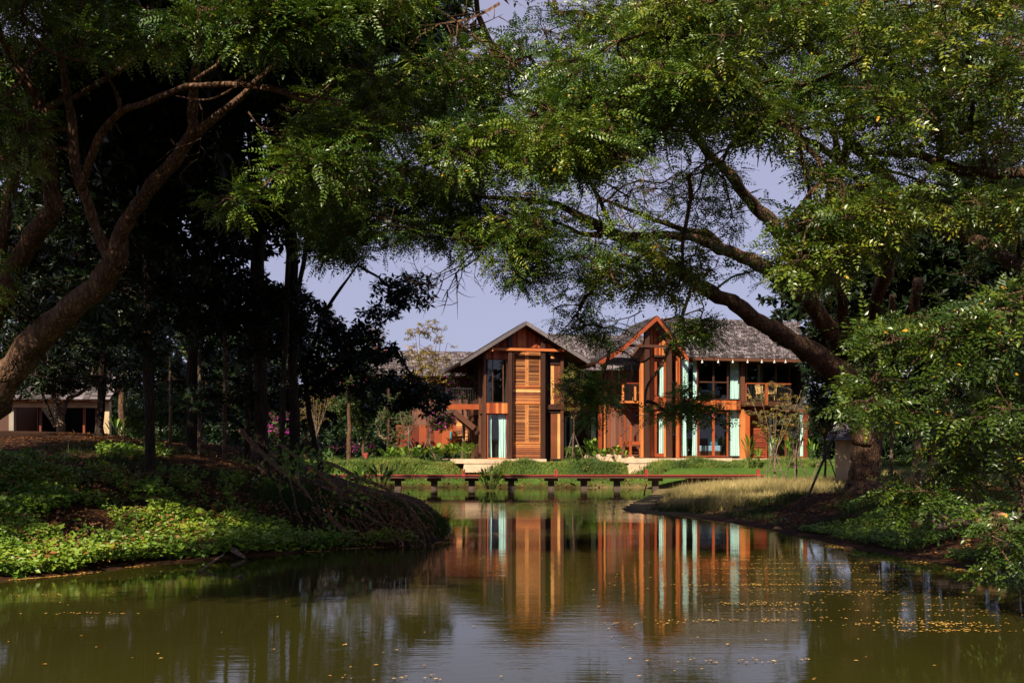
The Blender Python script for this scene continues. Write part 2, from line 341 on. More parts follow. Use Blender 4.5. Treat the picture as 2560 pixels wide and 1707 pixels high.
# ------------------------------------------------------------------ foliage engine
def proto(leaves):
    """leaves: list of (base, tip, width, normal, id): each a folded leaf of two triangles, mid points raised"""
    V = []; Fc = []; L = []
    for (b, t, wdt, nrm, i) in leaves:
        b = np.array(b, float); t = np.array(t, float); ax = t-b; nrm = np.array(nrm, float)
        s = np.cross(nrm, ax); s /= np.linalg.norm(s)+1e-9; m = b+ax*.45
        k = len(V); V += [b, t, m+s*wdt/2+nrm*wdt*.16, m-s*wdt/2+nrm*wdt*.16]; Fc += [(k, k+2, k+1), (k, k+1, k+3)]; L += [i, i]
    return np.array(V), np.array(Fc), np.array(L)
def pinnate(pairs, L, ll, lw, droop, seed):
    r = random.Random(seed); out = []; i = 0
    for k in range(pairs):
        t = (k+.8)/pairs; x = L*t; z = -droop*t*t*L; sc = (math.sin(math.pi*(.18+.75*t)))**.6
        for s in (-1, 1):
            a = R(62 + r.uniform(-10, 10)); l = ll*sc*r.uniform(.85, 1.1)
            out.append(((x, 0, z), (x+math.cos(a)*l, s*math.sin(a)*l, z+r.uniform(-.25, .1)*l), lw*sc, (r.uniform(-.55,.55), r.uniform(-.6,.6), 1), i)); i += 1
    out.append(((L, 0, -droop*L), (L+ll*.8, 0, -droop*L-.3*ll), lw*.9, (0,0,1), i))
    return proto(out)
def whorl(n, l, wdt, seed, up=.1):
    r = random.Random(seed); out = []
    for i in range(n):
        a = 2*math.pi*i/n + r.uniform(-.4,.4); z = r.uniform(-.8, up); ll = l*r.uniform(.75, 1.15)
        d = np.array([math.cos(a), math.sin(a), z]); d /= np.linalg.norm(d)
        out.append((d*l*.08, d*ll, wdt*r.uniform(.85,1.1), (-d[0]*d[2]+r.uniform(-.3,.3), -d[1]*d[2]+r.uniform(-.3,.3), 1), i))
    return proto(out)
def sprig(n, L, l, wdt, seed):                 # alternate leaves along a short shoot
    r = random.Random(seed); out = []
    for i in range(n):
        t = (i+.6)/n; a = r.uniform(0, 6.28); d = np.array([.55, math.cos(a)*.8, math.sin(a)*.6]); d /= np.linalg.norm(d)
        out.append(((L*t, 0, 0), np.array([L*t, 0, 0])+d*l*r.uniform(.7,1.1), wdt, (r.uniform(-.5,.5), r.uniform(-.5,.5), 1), i))
    return proto(out)
PR = {
 'fern': [pinnate(8, .30, .058, .027, .25, s) for s in range(4)],
 'pin': [pinnate(6, .26, .068, .036, .35, s+10) for s in range(4)],
 'coarse': [pinnate(5, .36, .11, .05, .3, s+20) for s in range(3)],
 'whorl': [whorl(6, .17, .055, s) for s in range(4)],
 'whorl_s': [whorl(6, .10, .04, s+5) for s in range(4)],
 'shade': [whorl(7, .30, .15, s+9, .4) for s in range(3)],
 'far': [whorl(7, .26, .12, s+30, .7) for s in range(4)],
 'sprig': [sprig(8, .25, .07, .03, s) for s in range(4)],
 'sprig_b': [sprig(7, .34, .13, .055, s+3) for s in range(4)],
 'leaf': [proto([((0,0,0), (1,0,0), .62, (0,0,1), 0)])],
}
def norm(a): return a/(np.linalg.norm(a, axis=-1, keepdims=True)+1e-9)
def scatter(ptype, pos, dirs, ups, scale, base, jit=.25, rng=RNG):
    """returns V, F(tri), vals for one instance per row of pos"""
    Vs = []; Fs = []; As = []; off = 0; N = len(pos); pick = rng.integers(0, len(PR[ptype]), N)
    for k, (pv, pf, pl) in enumerate(PR[ptype]):
        m = pick == k; n = int(m.sum())
        if not n: continue
        x = norm(dirs[m]); y = norm(np.cross(ups[m], x)); z = np.cross(x, y)
        Rm = np.stack([x, y, z], 1)                                   # rows = axes
        v = np.einsum('vi,nij->nvj', pv, Rm)*scale[m][:, None, None] + pos[m][:, None, :]
        f = pf[None] + (np.arange(n)*len(pv))[:, None, None] + off
        lv = rng.random((n, pl.max()+1))[:, pl]
        a = base[m][:, None]*(1-jit) + lv*jit
        a = np.where(lv > .993, 1.0, a)
        Vs.append(v.reshape(-1, 3)); Fs.append(f.reshape(-1, 3)); As.append(a.ravel()); off += n*len(pv)
    return np.concatenate(Vs), np.concatenate(Fs), np.concatenate(As)
class Geo:
    def __init__(s): s.V = []; s.F = []; s.A = []; s.n = 0
    def add(s, t):
        s.V.append(t[0]); s.F.append(t[1]+s.n); s.A.append(t[2]); s.n += len(t[0])
    def build(s, name, mat, parent=None):
        V = np.concatenate(s.V); Fc = np.concatenate(s.F); A = np.concatenate(s.A); k = Fc.shape[1]
        return link(name, raw_mesh(name, V, np.full(len(Fc), k), Fc.ravel(), A), mat, parent)
def segs(p0, p1, r0, r1):                       # many thin three-sided twigs
    p0 = np.asarray(p0); p1 = np.asarray(p1); d = norm(p1-p0); ref = np.where(np.abs(d[:, 2:3]) > .9, [[1., 0, 0]], [[0, 0, 1.]])
    x = norm(np.cross(d, ref)); y = np.cross(d, x); n = len(p0); V = np.zeros((n, 6, 3))
    for k in range(3):
        t = 2*math.pi*k/3; o = x*math.cos(t)+y*math.sin(t)
        V[:, k] = p0+o*np.asarray(r0)[:, None]; V[:, 3+k] = p1+o*np.asarray(r1)[:, None]
    q = np.array([[0,1,4,3],[1,2,5,4],[2,0,3,5]])
    Fc = (q[None]+(np.arange(n)*6)[:, None, None]).reshape(-1, 4)
    return V.reshape(-1, 3), Fc, np.repeat(RNG.random(n), 3)
def sample_poly(poly, n, d0, d1, gap=.42, sc=.8, seed=0, dfun=None):
    xs = [p[0] for p in poly]; ys = [p[1] for p in poly]; out = np.zeros((0, 3)); rng = np.random.default_rng(seed+77)
    for _ in range(60):
        x = rng.uniform(min(xs), max(xs), n*3); y = rng.uniform(min(ys), max(ys), n*3)
        m = in_poly(x, y, poly); x, y = x[m], y[m]; d = rng.uniform(d0, d1, len(x)) if d1 > d0 else np.full(len(x), d0)
        if dfun is not None: d = d + dfun(x, y)
        p = np.stack([(x-CX)/F*d, d, CZ-(y-HY)/F*d], 1)
        keep = vnoise(p[:,0], p[:,1]*.7, p[:,2]*1.4, sc, seed) > gap
        out = np.vstack([out, p[keep]])
        if len(out) >= n: break
    return out[:n]
def sample_ell(c, r, n, gap=.35, sc=.5, seed=0, shell=.0):
    rng = np.random.default_rng(seed+5); out = np.zeros((0, 3))
    for _ in range(60):
        u = rng.normal(size=(n*2, 3)); u = norm(u)*(shell+(1-shell)*rng.random((n*2, 1)))**(1/3)
        p = np.array(c)+u*np.array(r); keep = vnoise(p[:,0], p[:,1], p[:,2], sc, seed) > gap
        out = np.vstack([out, p[keep]])
        if len(out) >= n: break
    return out[:n]
class Tree:
    def __init__(s, name, base, label, cat='tree', group=None):
        s.root = empty(name, base, label, cat, group); s.base = np.array(base, float); s.sk = []; s.skr = []; s.geo = {}; s.tw = []; s.hubs = []
    def limb(s, pts, part='branch', mat='bark', px=True, n=10, sub=8, rough=.075):
        """pts: (x, y, depth, width) in picture measure, or (X, Y, Z, radius) when px is False"""
        if px: q = [tuple(P(a, b, d))+(wd/F*d/2,) for a, b, d, wd in pts]
        else: q = pts
        c = catmull(q, sub); xyz = c[:, :3].copy(); r = np.maximum(c[:, 3], .004)
        L = np.cumsum(np.r_[0, np.linalg.norm(np.diff(xyz, axis=0), axis=1)]); ph = random.random()*9; knot = np.sin(L*5.3+ph*1.7)*np.sin(L*8.9+ph)
        wob = np.stack([np.sin(L*3.1+ph), np.sin(L*2.3+ph*2), np.sin(L*2.7+ph*3)], 1)*r[:, None]*.15+np.stack([np.sin(L*7.1+ph*3), np.cos(L*6.3+ph), np.sin(L*8.7+ph*2)], 1)*r[:, None]*.10; r = r*(1+.10*knot); xyz += wob
        mb = MB(); loc = xyz-s.base
        m = len(loc); vs = []; fs = []; ref = np.array([.31,.2,.93])
        ringn = n
        for i in range(m):
            dd = loc[min(i+1,m-1)]-loc[max(i-1,0)]; dd = dd/np.linalg.norm(dd); x = np.cross(dd, ref); x /= np.linalg.norm(x)+1e-9; y = np.cross(dd, x)
            for k in range(ringn):
                t = 2*math.pi*k/ringn; rr = r[i]*(1+rough*math.sin(k*2.1+L[i]*4+ph)+rough*1.5*(random.random()-.5))
                vs.append(loc[i]+(x*math.cos(t)+y*math.sin(t))*rr)
        for i in range(m-1):
            for k in range(ringn): k2 = (k+1) % ringn; fs.append((i*ringn+k, i*ringn+k2, (i+1)*ringn+k2, (i+1)*ringn+k))
        fs.append(tuple(range(ringn))[::-1]); fs.append(tuple(range((m-1)*ringn, m*ringn)))
        mb.add(vs, fs); o = mb.build(part, M[mat], s.root, True)
        s.sk.append(xyz); s.skr.append(r); return o
    def foliage(s, hubs, ftype, nspray, rad, per, size=1.0, flat=.55, part='crown', base=(.1,.8), upbias=.6, twigs=True, conn=True):
        """hubs: branch ends; each carries sprays of leaves within rad"""
        x = CX+hubs[:,0]/hubs[:,1]*F; y = HY-(hubs[:,2]-CZ)/hubs[:,1]*F     # the grove parts round two gaps of open sky
        hubs = hubs[(dist_poly(x, y, [(645,262),(622,350),(645,460),(622,350)]) > 52) & (dist_poly(x, y, [(800,700),(905,705),(880,760),(905,705)]) > 58)]
        H = len(hubs)
        if H == 0: return
        N = H*nspray; hp = np.repeat(hubs, nspray, 0)
        off = norm(RNG.normal(size=(N, 3)))*(RNG.random((N, 1))**.5)*rad; off[:, 2] *= flat
        sp = hp+off
        hb = np.repeat(RNG.uniform(base[0], base[1], H), nspray)
        fp = np.repeat(sp, per, 0)-s.base; k = N*per; fo = np.repeat(off, per, 0)
        dr = norm(fo)*.7+RNG.normal(size=(k, 3))*[.75,.75,.32]; dr[:, 2] -= .12
        up = RNG.normal(size=(k, 3))*.45+[0, -.25, 1]
        b = np.clip(np.repeat(hb, per)+RNG.normal(size=k)*.12, 0, .97)
        g = s.geo.setdefault(part, Geo()); g.add(scatter(ftype, fp, dr, up, size*RNG.uniform(.75, 1.2, k), b))
        if conn: s.hubs.append(hubs)
        if twigs:
            mid = (hp+sp)/2+RNG.normal(size=(N,3))*.04; r = .004+.012*0
            s.tw.append((hp, mid, np.full(N, .009*size), np.full(N, .006*size))); s.tw.append((mid, sp, np.full(N, .006*size), np.full(N, .003*size)))
    def finish(s, mats, twig='twig', rmax=.07, rmin=.009, twig_part='twigs'):
        if s.hubs and s.sk:
            Hh = np.concatenate(s.hubs); sk = np.concatenate(s.sk); nsk = len(sk)
            pts = np.vstack([sk, Hh]); par = np.full(len(pts), -1); dskel = np.min(np.linalg.norm(Hh[:, None]-sk[None, ::2], axis=2), 1)
            order = np.argsort(dskel); used = np.zeros(len(pts), bool); used[:nsk] = True; plen = np.zeros(len(pts)); seq = []
            for h in order:
                j = nsk+h; u = np.where(used)[0]; dd = np.linalg.norm(pts[u]-pts[j], axis=1); cost = dd+.25*plen[u]+.8*np.maximum(0, .1-dd)
                k = u[np.argmin(cost)]; par[j] = k; plen[j] = plen[k]+np.linalg.norm(pts[k]-pts[j]); used[j] = True; seq.append(j)
            cnt = np.zeros(len(pts)); 
            for j in seq[::-1]: cnt[j] += 1; cnt[par[j]] += cnt[j]
            for j in seq:
                k = par[j]; a, b = pts[k], pts[j]; L = np.linalg.norm(b-a)
                ra = min(rmax, rmin*cnt[j]**.5*1.2); rb = max(rmin*.7, ra*.75)
                q = catmull(np.array([a, a+(b-a)*.3+RNG.normal(size=3)*L*.05+[0,0,.05*L], a+(b-a)*.65+RNG.normal(size=3)*L*.05+[0,0,.05*L], b]), 2); rr = np.linspace(ra, rb, len(q))
                s.tw.append((q[:-1], q[1:], rr[:-1], rr[1:]))
        if s.tw:
            p0 = np.concatenate([t[0] for t in s.tw])-s.base; p1 = np.concatenate([t[1] for t in s.tw])-s.base
            g = Geo(); g.add(segs(p0, p1, np.concatenate([t[2] for t in s.tw]), np.concatenate([t[3] for t in s.tw]))); g.build(twig_part, M[twig], s.root)
        for part, g in s.geo.items(): g.build(part.split('|')[0], M[mats[part] if isinstance(mats, dict) else mats], s.root)
        return s.root

# ------------------------------------------------------------------ the big tree on the right bank
bz = float(height(9.55, 27.0))
class SlimTree(Tree):
    def limb(s, pts, *a, **k): return Tree.limb(s, [(p[0], p[1], p[2], p[3]*.88) for p in pts], *a, **k)
T = SlimTree('rain_tree', (9.55, 27.0, bz-.1), 'huge spreading tree with feathery leaves, its thick trunk rooted on the right bank')
T.limb([(2166,1262,26.8,150),(2164,1233,27,96),(2163,1180,27,84),(2162,1112,27,82),(2158,1050,27,84),(2140,985,27,100),(2128,950,27,100)], 'trunk', 'bark', n=14)
T.limb([(2620,440,14.2,34),(2560,434,14.4,32),(2485,434,14.8,30),(2409,423,15.4,28),(2349,406,15.9,26),(2290,388,16.4,22),(2219,385,17,18),(2170,372,17.6,13)])
T.limb([(2640,720,13.4,52),(2560,677,13.8,48),(2495,629,14.4,42),(2436,602,15,36),(2382,583,15.6,30),(2327,569,16.2,22),(2270,560,17,14)])
LB = [(2133,985,27,85),(2093,929,26.5,74),(2012,871,25,58),(1921,817,23.5,48),(1840,764,22.3,43),(1720,694,21,38),(1650,652,20.3,36),(1609,618,20,35),(1538,588,19.7,33),(1480,560,19.5,26),(1414,520,19.3,20),(1365,504,19.2,16),(1262,496,19,13),(1203,494,18.8,10)]
T.limb(LB)
T.limb([(1504,588,19.6,24),(1470,586,19.5,14),(1446,583,19.3,12),(1400,560,19,8),(1330,550,18.6,5)])
T.limb([(2110,880,26.6,60),(2029,759,25,46),(1975,721,24.5,42),(1921,672,24,40),(1867,650,23.5,38),(1813,623,23,34),(1758,602,22.5,30),(1704,591,22,24),(1650,588,21.7,22),(1610,590,21,20),(1545,588,20.2,14)])
T.limb([(1813,623,23,22),(1769,585,22.5,18),(1715,575,22,15),(1650,553,21.5,14),(1560,520,21,10),(1490,490,20,7)])
T.limb([(2095,860,26.4,50),(2062,813,26,44),(1997,634+40,25,40),(1943,574,24,38),(1888,520,23.5,34),(1840,455,22.5,30),(1802,412,22,26),(1775,390,21.5,22),(1720,300,20,14),(1680,240,19,10)])
T.limb([(2120,880,26.4,46),(2105,786,25.5,34),(2111,753,25,32),(2094,710,24.5,32),(2078,650,24,26),(2067,542,23.5,22),(2078,434,23,20),(2095,380,22.5,18),(2060,260,21,12)])
T.limb([(2098,470,22.6,18),(2127,300,20,30),(2127,266,19.5,32),(2105,217,19,32),(2062,157,18,28),(2024,114,17.5,24),(1997,92,17,20),(1964,27,16,16),(1940,-60,15,12)])
T.limb([(2180,800,25.5,40),(2240,560,22,38),(2219,455,20,38),(2170,396,18.5,34),(2138,363,17.5,26),(2100,330,17,16)])
T.limb([(2127,275,19.5,22),(2029,260,18,26),(1975,211,17,26),(1932,184,16.5,22),(1888,141,16,16),(1856,125,15.5,9)])
T.limb([(2191,990,27,55),(2200,903,26.6,46),(2240,876,26,42),(2270,800,25,34),(2300,700,24,26)])
T.limb([(2230,870,26,30),(2232,800,25.6,24),(2228,740,25,16)])
T.limb([(2160,470,20,10),(2060,372,18,18),(2010,350,17,16),(1960,310,16,12),(1880,305,15.5,9),(1790,312,15,9),(1700,316,14.5,7)])
T.limb([(1788,316,15,12),(1740,330,14.5,10),(1650,322,14,7),(1560,330,13.5,5)])
T.limb([(1900,350,17,8),(1800,380,16,6),(1720,440,15.5,4)])
T.limb([(1538,588,19.8,12),(1500,500,19,12),(1470,450,18,8),(1440,400,16.5,6),(1380,360,15,5)])
T.limb([(1740,690,21,10),(1715,760,19.8,9),(1660,900,19,9),(1620,960,18.6,8),(1612,1010,18.4,6)])
T.limb([(1630,890,19,6),(1600,905,18.8,5),(1560,880,18.6,4),(1500,868,18.5,3)])
T.limb([(1660,800,19.4,6),(1700,790,19.2,5),(1760,770,19,4)])
T.limb([(1510,640,19.5,7),(1480,720,19,6),(1430,800,18.6,4),(1400,830,18.5,3)])
reg = lambda pts, n, d0, d1, **k: sample_poly(D(pts), n, d0, d1, **k)
front = lambda x, y: (480-np.clip(y, -200, 480))/480*1.2
def carve(h, lines, w_):                       # leave the limbs bare where the crown parts around them
    x = CX+h[:,0]/h[:,1]*F; y = HY-(h[:,2]-CZ)/h[:,1]*F; keep = np.ones(len(h), bool)
    for ln in lines: keep &= dist_poly(x, y, list(ln)+list(ln)[::-1]) > w_
    return h[keep]
LIMBS = [[(2127,290),(2105,217),(2024,114),(1964,27)], [(2029,260),(1932,184),(1888,141)], [(2560,434),(2409,423),(2290,388),(2060,372)], [(2219,455),(2138,363)], [(2560,677),(2436,602),(2327,569)]]
# sunlit outer canopy towards the pond
T.foliage(reg([(640,330),(800,270),(830,200),(880,110),(980,150),(1060,105),(1180,120),(1200,60),(1300,20),(1450,0),(1900,-20),(1950,170),(1800,240),(1640,310),(1500,365),(1380,385),(1250,405),(1060,365),(930,345),(800,330)], 290, 11.3, 13.8, gap=.45, sc=1.0, seed=1, dfun=front), 'fern', 9, .36, 4, 1.0)
T.foliage(reg([(500,460),(540,420),(640,380),(780,330),(860,380),(760,400),(640,430),(560,480)], 26, 11.8, 12.6, gap=.3, seed=2), 'fern', 8, .36, 4, 1.0)
T.foliage(carve(reg([(1480,-20),(2380,-20),(2380,600),(2200,640),(2050,520),(1920,440),(1810,350),(1660,320),(1600,200)], 350, 11.5, 16.5, gap=.45, sc=1.1, seed=3), LIMBS, 62), 'pin', 8, .45, 4, 1.0, part='crown|r')
T.foliage(reg([(1800,500),(2100,480),(2120,560),(1980,640),(1850,640),(1800,590)], 42, 12, 14, gap=.35, seed=4), 'pin', 8, .4, 4, 1.0, part='crown|r')
T.foliage(reg([(1980,760),(2060,740),(2200,700),(2380,640),(2380,980),(2140,985),(2060,945),(1950,930),(1975,880),(2040,830)], 74, 10, 12.8, gap=.48, sc=1.4, seed=5), 'pin', 7, .36, 4, 1.0, part='crown|r', base=(0,.5))
T.foliage(reg([(2130,1000),(2380,1000),(2380,1110),(2200,1110),(2150,1070)], 20, 10.4, 12.8, gap=.4, sc=1.4, seed=6), 'pin', 6, .33, 4, 1.0, part='crown|r')
T.foliage(reg([(2065,1110),(2120,1085),(2150,1150),(2120,1190),(2070,1170)], 9, 11, 11.8, gap=.2, seed=7), 'pin', 6, .3, 4, 1.0, part='crown|r', base=(0,.45))
T.foliage(reg([(2230,1210),(2352,1150),(2380,1320),(2300,1300)], 8, 9.8, 10.8, gap=.2, seed=8), 'pin', 6, .3, 4, .95, part='crown|r', base=(0,.45))
T.foliage(reg([(620,300),(820,150),(1000,170),(1200,120),(1300,0),(2380,-20),(2380,560),(1950,430),(1650,290),(1250,370),(940,310)], 300, 15.5, 19.5, gap=.3, sc=.9, seed=18), 'fern', 7, .6, 4, 1.2)
# shaded inner canopy over the pond
T.foliage(reg([(700,380),(1050,380),(1200,430),(1290,520),(1200,550),(1120,575),(1000,560),(900,530),(840,580),(780,570),(740,600),(720,500)], 170, 17, 21.5, gap=.4, sc=.8, seed=9), 'fern', 8, .62, 4, 1.25)
T.foliage(reg([(1160,520),(1380,545),(1420,600),(1390,670),(1345,735),(1295,715),(1240,700),(1255,670),(1180,620)], 50, 17.5, 20, gap=.42, sc=1.0, seed=10), 'fern', 7, .5, 4, 1.2)
T.foliage(reg([(1380,590),(1500,560),(1650,600),(1650,640),(1560,690),(1450,680),(1400,640)], 26, 15, 17.5, gap=.4, sc=1.2, seed=11), 'pin', 7, .36, 3, 1.1, part='crown|r')
T.foliage(reg([(1570,750),(1630,740),(1670,790),(1640,800),(1590,780)], 12, 18.4, 19.4, gap=.3, seed=12), 'fern', 7, .42, 4, 1.15)
T.foliage(reg([(1320,870),(1385,870),(1395,920),(1360,945),(1330,945)], 14, 18, 18.8, gap=.2, seed=13), 'fern', 7, .42, 4, 1.15)
T.foliage(reg([(1510,905),(1580,890),(1590,930),(1530,965),(1500,950)], 9, 18.2, 18.9, gap=.2, seed=14), 'fern', 7, .42, 4, 1.15)
T.foliage(reg([(1580,900),(1660,900),(1680,960),(1600,990)], 5, 18.2, 18.8, gap=.1, seed=15), 'fern', 6, .36, 3, 1.1)
#T.foliage(reg([(1640,690),(1800,640),(1850,700),(1820,760),(1700,660)], 8, 20, 22, gap=.2, seed=16), 'fern', 6, .5, 4, 1.15)
T.foliage(reg([(1290,745),(1390,730),(1400,765),(1370,775)], 8, 18, 19.5, gap=.3, seed=17), 'fern', 7, .45, 4, 1.15)
T.foliage(reg([(1200,420),(1500,390),(1680,350),(1730,480),(1640,600),(1450,590),(1300,530)], 62, 17, 20.5, gap=.3, seed=19), 'fern', 5, .5, 3, 1.15)
T.foliage(reg([(1640,600),(1750,560),(1830,640),(1760,680)], 8, 20, 22, gap=.2, seed=24), 'fern', 4, .45, 3, 1.1)
# unseen high crown above the picture, shaped to shade the canopy and banks
def shade_crown(x0, x1, y0, y1, z0, z1, n, seed, slope=1.25, gap=.40):
    rng = np.random.default_rng(seed); x = rng.uniform(x0, x1, n); y = rng.uniform(y0, y1, n); z = rng.uniform(z0, z1, n)
    p = np.stack([x, y+(z-z0)*slope*(1-(y-y0)/(y1-y0)), z], 1)
    p = p[vnoise(p[:,0], p[:,1], p[:,2], .5, seed) > gap]; return p[p[:,2] > 2.5+.46*p[:,1]]
T.foliage(shade_crown(-9, -1, 13, 19.5, 8, 13.4, 420, 22, .7, .25), 'coarse', 7, .8, 3, 1.9, part='crown|d')  # extra unseen leaves added to deepen the shade on the inner canopy
T.foliage(shade_crown(-6, 14, 12.6, 22, 7.4, 13.4, 1150, 21, .8), 'coarse', 7, .8, 3, 1.25, part='crown|d')
# seed pods
def pods(x, y, d, n, sp, part='seed_pod'):
    g = MB()
    for i in range(n):
        px, py = x+random.uniform(-sp, sp), y+random.uniform(-sp*.5, sp*.5); l = random.uniform(.16,.26); q = P(px, py, d+random.uniform(-.2,.2))-T.base; b = random.uniform(-.05,.05)
        g = MB(); g.tube([q, q+[b*.5, 0, -l*.5], q+[b, .01, -l]], [.004, .011, .004], 5); g.build('seed_pod', M['pod'], T.root)
pods(2440,790,10.6,16,45); pods(2510,800,10.6,16,40); pods(2510,890,10.6,12,25); pods(1990,330,13,12,120); pods(1560,930,18,6,50)
T.finish({'crown':'leaf','crown|r':'leaf_r','crown|d':'leaf'}, rmax=.06)
# bare curling twig ends hanging below the canopy
g = Geo(); rr = random.Random(4); A0=[];A1=[];q0=[];q1=[]
def curl(x, y, d, ang, L, wdt, dep=0):
    a = ang; p = np.array([x, y, d], float); k = rr.uniform(-.1, .16)
    for i in range(8):
        q = p+[math.cos(a)*L/8, math.sin(a)*L/8, rr.uniform(-.03,.03)]; A0.append(P(*p)); A1.append(P(*q)); r0 = wdt*(1-i/9)/F*d; q0.append(r0); q1.append(r0*.88); p = q; a += k+rr.uniform(-.12,.12)
        if dep < 2 and rr.random() < .55: curl(p[0], p[1], p[2], a+rr.choice([-1,1])*rr.uniform(.4,1.1), L*rr.uniform(.3,.6), wdt*.6, dep+1)
for (x, y, an, L, wd_) in [(1230,600,2.6,200,3.5),(1200,640,2.5,150,3),(1160,625,2.2,130,2.5),(1640,640,2.4,120,2.2),(1560,560,-2.2,90,2),(1600,540,-1.9,90,2),(1500,480,-2.5,100,2),(1640,470,-1.9,90,2),(1700,520,-2.6,120,2.4),(1600,780,2.6,120,2),(1500,470,-2.3,150,2.6),(1560,450,-1.8,120,2.2),(1620,520,-2.0,130,2.4),(1450,440,-2.6,120,2.2),(1680,430,-2.0,110,2.2),(1740,500,-2.3,140,2.4),(1380,500,2.7,110,2),(1600,600,-2.2,120,2.4),(1720,420,2.4,120,2),(1560,850,2.9,90,1.6),(1700,850,-2.4,70,1.6),(1080,20,.4,200,5),(1250,10,2.6,220,5),(1100,60,.1,130,3),(700,260,.5,120,3),(560,120,-.2,200,3),(620,280,.9,120,2.5),(500,260,1.3,140,2)]:
    curl(x, y, 13 if y < 300 else 18.6, an, L, wd_)
b = T.base; A0=np.array(A0)-b; A1=np.array(A1)-b
g.add(segs(A0, A1, np.array(q0), np.array(q1))); g.build('bare_twigs', M['bark'], T.root)
# ------------------------------------------------------------------ trees of the left bank
def gz(x, y): return float(height(np.array([x]), np.array([y]))[0])
L = SlimTree('rain_tree', (-9.6, 16.5, .9), 'leaning tree at the left edge whose forked limbs arch out over the pond')
L.limb([(-190,1190,16.6,120),(-60,1060,16.4,96),(46,900,16,84),(138,804,15.6,74),(247,718,15.2,66),(290,655,15,64)], 'trunk', 'bark', n=14)
L.limb([(290,660,15,58),(296,597,14.8,46),(344,511,14.5,42),(413,430,14.2,38),(471,352,13.9,36),(482,325,13.8,36),(479,287,13.7,32),(485,218,13.4,28),(491,172,13.2,22),(494,109,13,16),(500,0,12.8,12),(505,-120,12.6,8)])
L.limb([(474,345,13.9,28),(534,298,13.6,24),(603,241,13.3,20),(660,189,13,17),(717,138,12.7,14),(803,103,12.3,12),(900,80,11.9,9),(980,60,11.6,6)])
L.limb([(290,662,15,44),(270,640,15,34),(253,602,15,32),(224,517,14.8,30),(198,453,14.6,30),(181,373,14.5,28),(178,287,14.4,26),(166,218,14.2,22),(155,143,14,16),(140,20,13.8,12),(130,-120,13.6,8)])
L.limb([(205,470,14.6,22),(230,385,14.2,22),(258,327,14,22),(298,284,13.7,20),(344,264,13.4,18),(402,241,13,17),(459,218,12.7,16),(494,215,12.6,16),(574,212,12.4,17),(631,215,12.3,17),(689,224,12.2,16),(746,247,12.1,14),(803,258,12,12),(850,262,12,8)])
L.limb([(300,284,13.7,12),(293,241,13.6,10),(270,195,13.4,9),(241,158,13.2,9),(172,146,13,9),(115,120,12.8,7),(60,60,12.6,5)])
L.limb([(488,200,12.6,10),(540,165,12.3,10),(560,140,12.2,9),(620,120,12,8),(680,90,11.8,7),(740,60,11.6,5)])
L.limb([(590,205,12.4,10),(640,175,12.2,12),(690,150,12,11),(680,100,11.9,8),(700,60,11.8,6)])
L.limb([(740,235,12.1,8),(800,245,12,7),(860,252,11.9,5)])
L.limb([(600,214,12.3,7),(520,250,12.5,6),(440,240,12.8,4)])
lreg = lambda pts, n, d0, d1, **k: sample_poly(D(pts), n, d0, d1, **k)
L.foliage(lreg([(370,-20),(960,-20),(900,40),(830,55),(760,80),(640,65),(560,90),(480,85),(410,75),(400,30)], 100, 11.0, 12.6, gap=.3, seed=31), 'fern', 9, .36, 4, 1.0)
L.foliage(lreg([(-30,-30),(370,-20),(400,100),(250,130),(100,100),(-30,140)], 40, 12.2, 14.5, gap=.42, seed=32), 'fern', 8, .4, 4, 1.0)
L.foliage(lreg([(-60,140),(60,130),(80,500),(-60,700)], 26, 13, 15, gap=.4, seed=33), 'fern', 6, .34, 3, 1.0)
L.foliage(shade_crown(-17, -2.5, 12.6, 22, 7.6, 13, 800, 34, .8), 'coarse', 7, .8, 3, 1.7)
L.foliage(np.vstack([shade_crown(-17, -5.6, 7.4, 13, 7.6, 10.8, 1000, 37, .3, .45), shade_crown(-9.2, -6.2, 3.4, 8, 7.4, 9.4, 300, 38, .2, .35)]), 'coarse', 7, .8, 3, 1.4)  # unseen leaf blocks added out of view to shade the left bank
L.finish('leaf', rmax=.032)
L2 = SlimTree('rain_tree', (-11.4, 19.0, 1.2), 'second leaning tree at the left edge, its mottled trunk curving up beside the first')
L2.limb([(-170,1130,19,90),(-60,1010,18.8,74),(-30,850,18.6,64),(0,745,18.4,58),(34,660,18.2,56),(86,597,18,54),(130,534,17.8,50),(129,488,17.7,50),(118,402,17.5,46),(112,298,17.2,42),(98,264,17,40)], 'trunk', 'bark', n=12)
L2.limb([(100,270,17,34),(63,201,16.8,28),(29,138,16.6,24),(0,80,16.4,20),(-20,-60,16,14)])
L2.limb([(112,290,17,26),(150,250,16.8,18),(200,236,16.5,16),(321,160,16,14),(367,115,15.8,12),(436,57,15.5,10),(520,-40,15,7)])
L2.limb([(-40,900,18.7,30),(17,520,18,28),(30,450,17.8,26),(5,390,17.6,22),(-20,250,17.2,16)])
L2.foliage(shade_crown(-20, -6, 16, 26, 8.5, 15, 500, 35, .6), 'coarse', 7, .8, 3, 1.3)
L2.foliage(lreg([(-40,-20),(250,-20),(330,100),(60,300),(-40,400)], 24, 16, 18.5, gap=.42, seed=36), 'pin', 8, .5, 4, 1.2)
L2.finish('leaf', rmax=.032)

